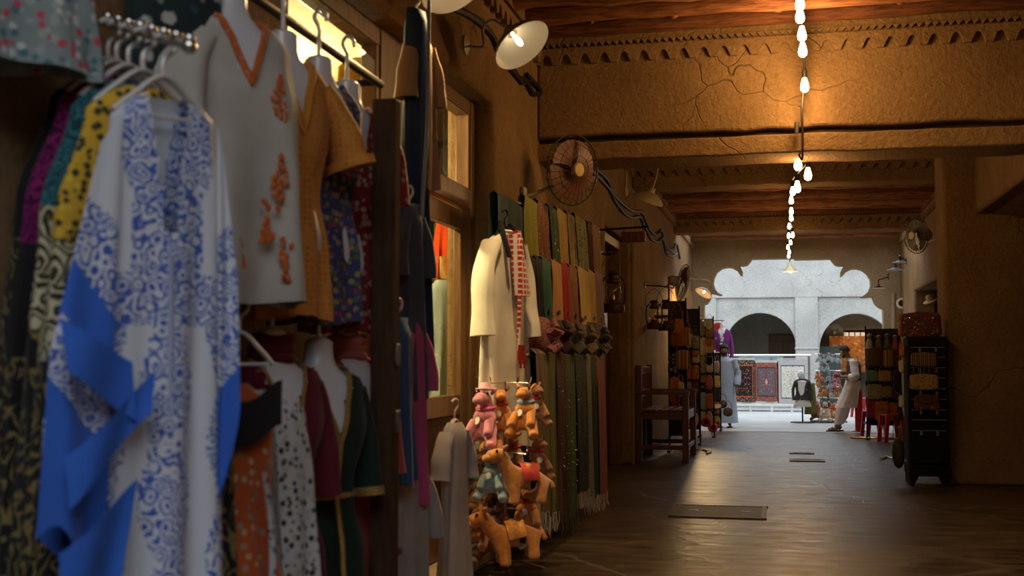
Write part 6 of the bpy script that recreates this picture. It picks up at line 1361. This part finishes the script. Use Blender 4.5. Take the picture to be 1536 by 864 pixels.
# plastic stools
def stool(label, px, py, mat, s_=1.0):
    p = atZ(px, py); t = thing('plastic_stool', label, 'stool', (p.x, p.y, 0), .3); h_ = .46 * s_
    MB().box((0, 0, h_), (.3 * s_, .3 * s_, .03)).build('seat', mat, t, bevel=.012)
    for a in (-1, 1):
        for b in (-1, 1): MB().prism([(a * .12 * s_ - .035, h_ - .01), (a * .12 * s_ + .035, h_ - .01), (a * .17 * s_ + .03, 0), (a * .17 * s_ - .03, 0)], b * .15 * s_ - .02, b * .15 * s_ + .02).build('leg', mat, t)
    for a in (-1, 1): MB().box((a * .145 * s_, 0, h_ * .55), (.02, .28 * s_, .05)).build('apron', mat, t)
stool('bright red plastic stool at the right stall', 1338, 663, M_REDP); stool('magenta plastic stool under the hanging orange bags', 1311, 655, plain('magenta_plastic', (.35, .03, .14), .4))
stool('small red plastic stool behind the red bollard', 1291, 626, M_REDP)
# flat steel foot of a rack, floor level
def floor_bar(label, pts, mat, r=.014): tag(MB().tube([atZ(x, y, .02) for x, y in pts], r, 6).build('rack_foot', mat), label, 'rack foot')
floor_bar('long flat steel rack foot on the floor behind the red bollard', [(1276, 656), (1310, 657), (1345, 658)], M_CHROME, .02)
floor_bar('white curved rack foot by the black case', [(1322, 688), (1330, 685), (1340, 687), (1348, 690)], plain('white_tube', (.7, .66, .58), .4), .02)
floor_bar('white curved rack foot beyond the bench', [(1020, 676), (1040, 673), (1056, 675), (1066, 678), (1060, 680)], MATS['white_tube'], .02)
# round wall speaker and pale pipe, hats on the far shelf
p = atY(1353, 455, 27.0); t = thing('wall_speaker', 'round cream wall speaker on the stall end wall', 'speaker', p); ro = zrot((-.1, -1, 0))
MB().lathe([(.12, -.05), (.12, .0), (.10, .03), (.075, .03), (.07, .0)], 20, (0, 0, 0), ro).build('housing', M_CREAM, t); MB().lathe([(.075, .01), (.04, .0), (.001, .015)], 18, (0, 0, 0), ro).build('cone', M_BLACK, t)
struct(MB().tube([atY(1341, 440, 27.3), atY(1341, 640, 27.3)], .05, 8).build('trim_pipe', M_MUD2), 'plastered pipe beside the lobed arch')
for i, (x, y, r_) in enumerate(((1402, 424, 17), (1388, 440, 16), (1412, 436, 12))):
    q = atY(x + 8, y + (12 if i == 1 else 4), 24.2); s_ = r_ * 16 / 1800; t = thing('straw_hat', 'wide pale straw hat hung high in the right stall, %s' % ['topmost', 'tilted lowest', 'nearest the pillar'][i], 'hat', q, 0, 'straw hats in the right stall'); ro = zrot((-.35, -.25, .9))
    MB().lathe([(s_, 0), (s_ * .95, .015), (s_ * .5, .02)], 24, (0, 0, 0), ro).build('brim', plain('straw', (.42, .32, .18), .8, bmp=.4), t); MB().lathe([(s_ * .52, .015), (s_ * .46, .1), (s_ * .3, .13), (.001, .135)], 20, (0, 0, 0), ro).build('crown', MATS['straw'], t)
    MB().tube([(0, 0, .12), (.0, .05, 3.38 - q.z)], .006, 5).build('string', F_BLK, t)
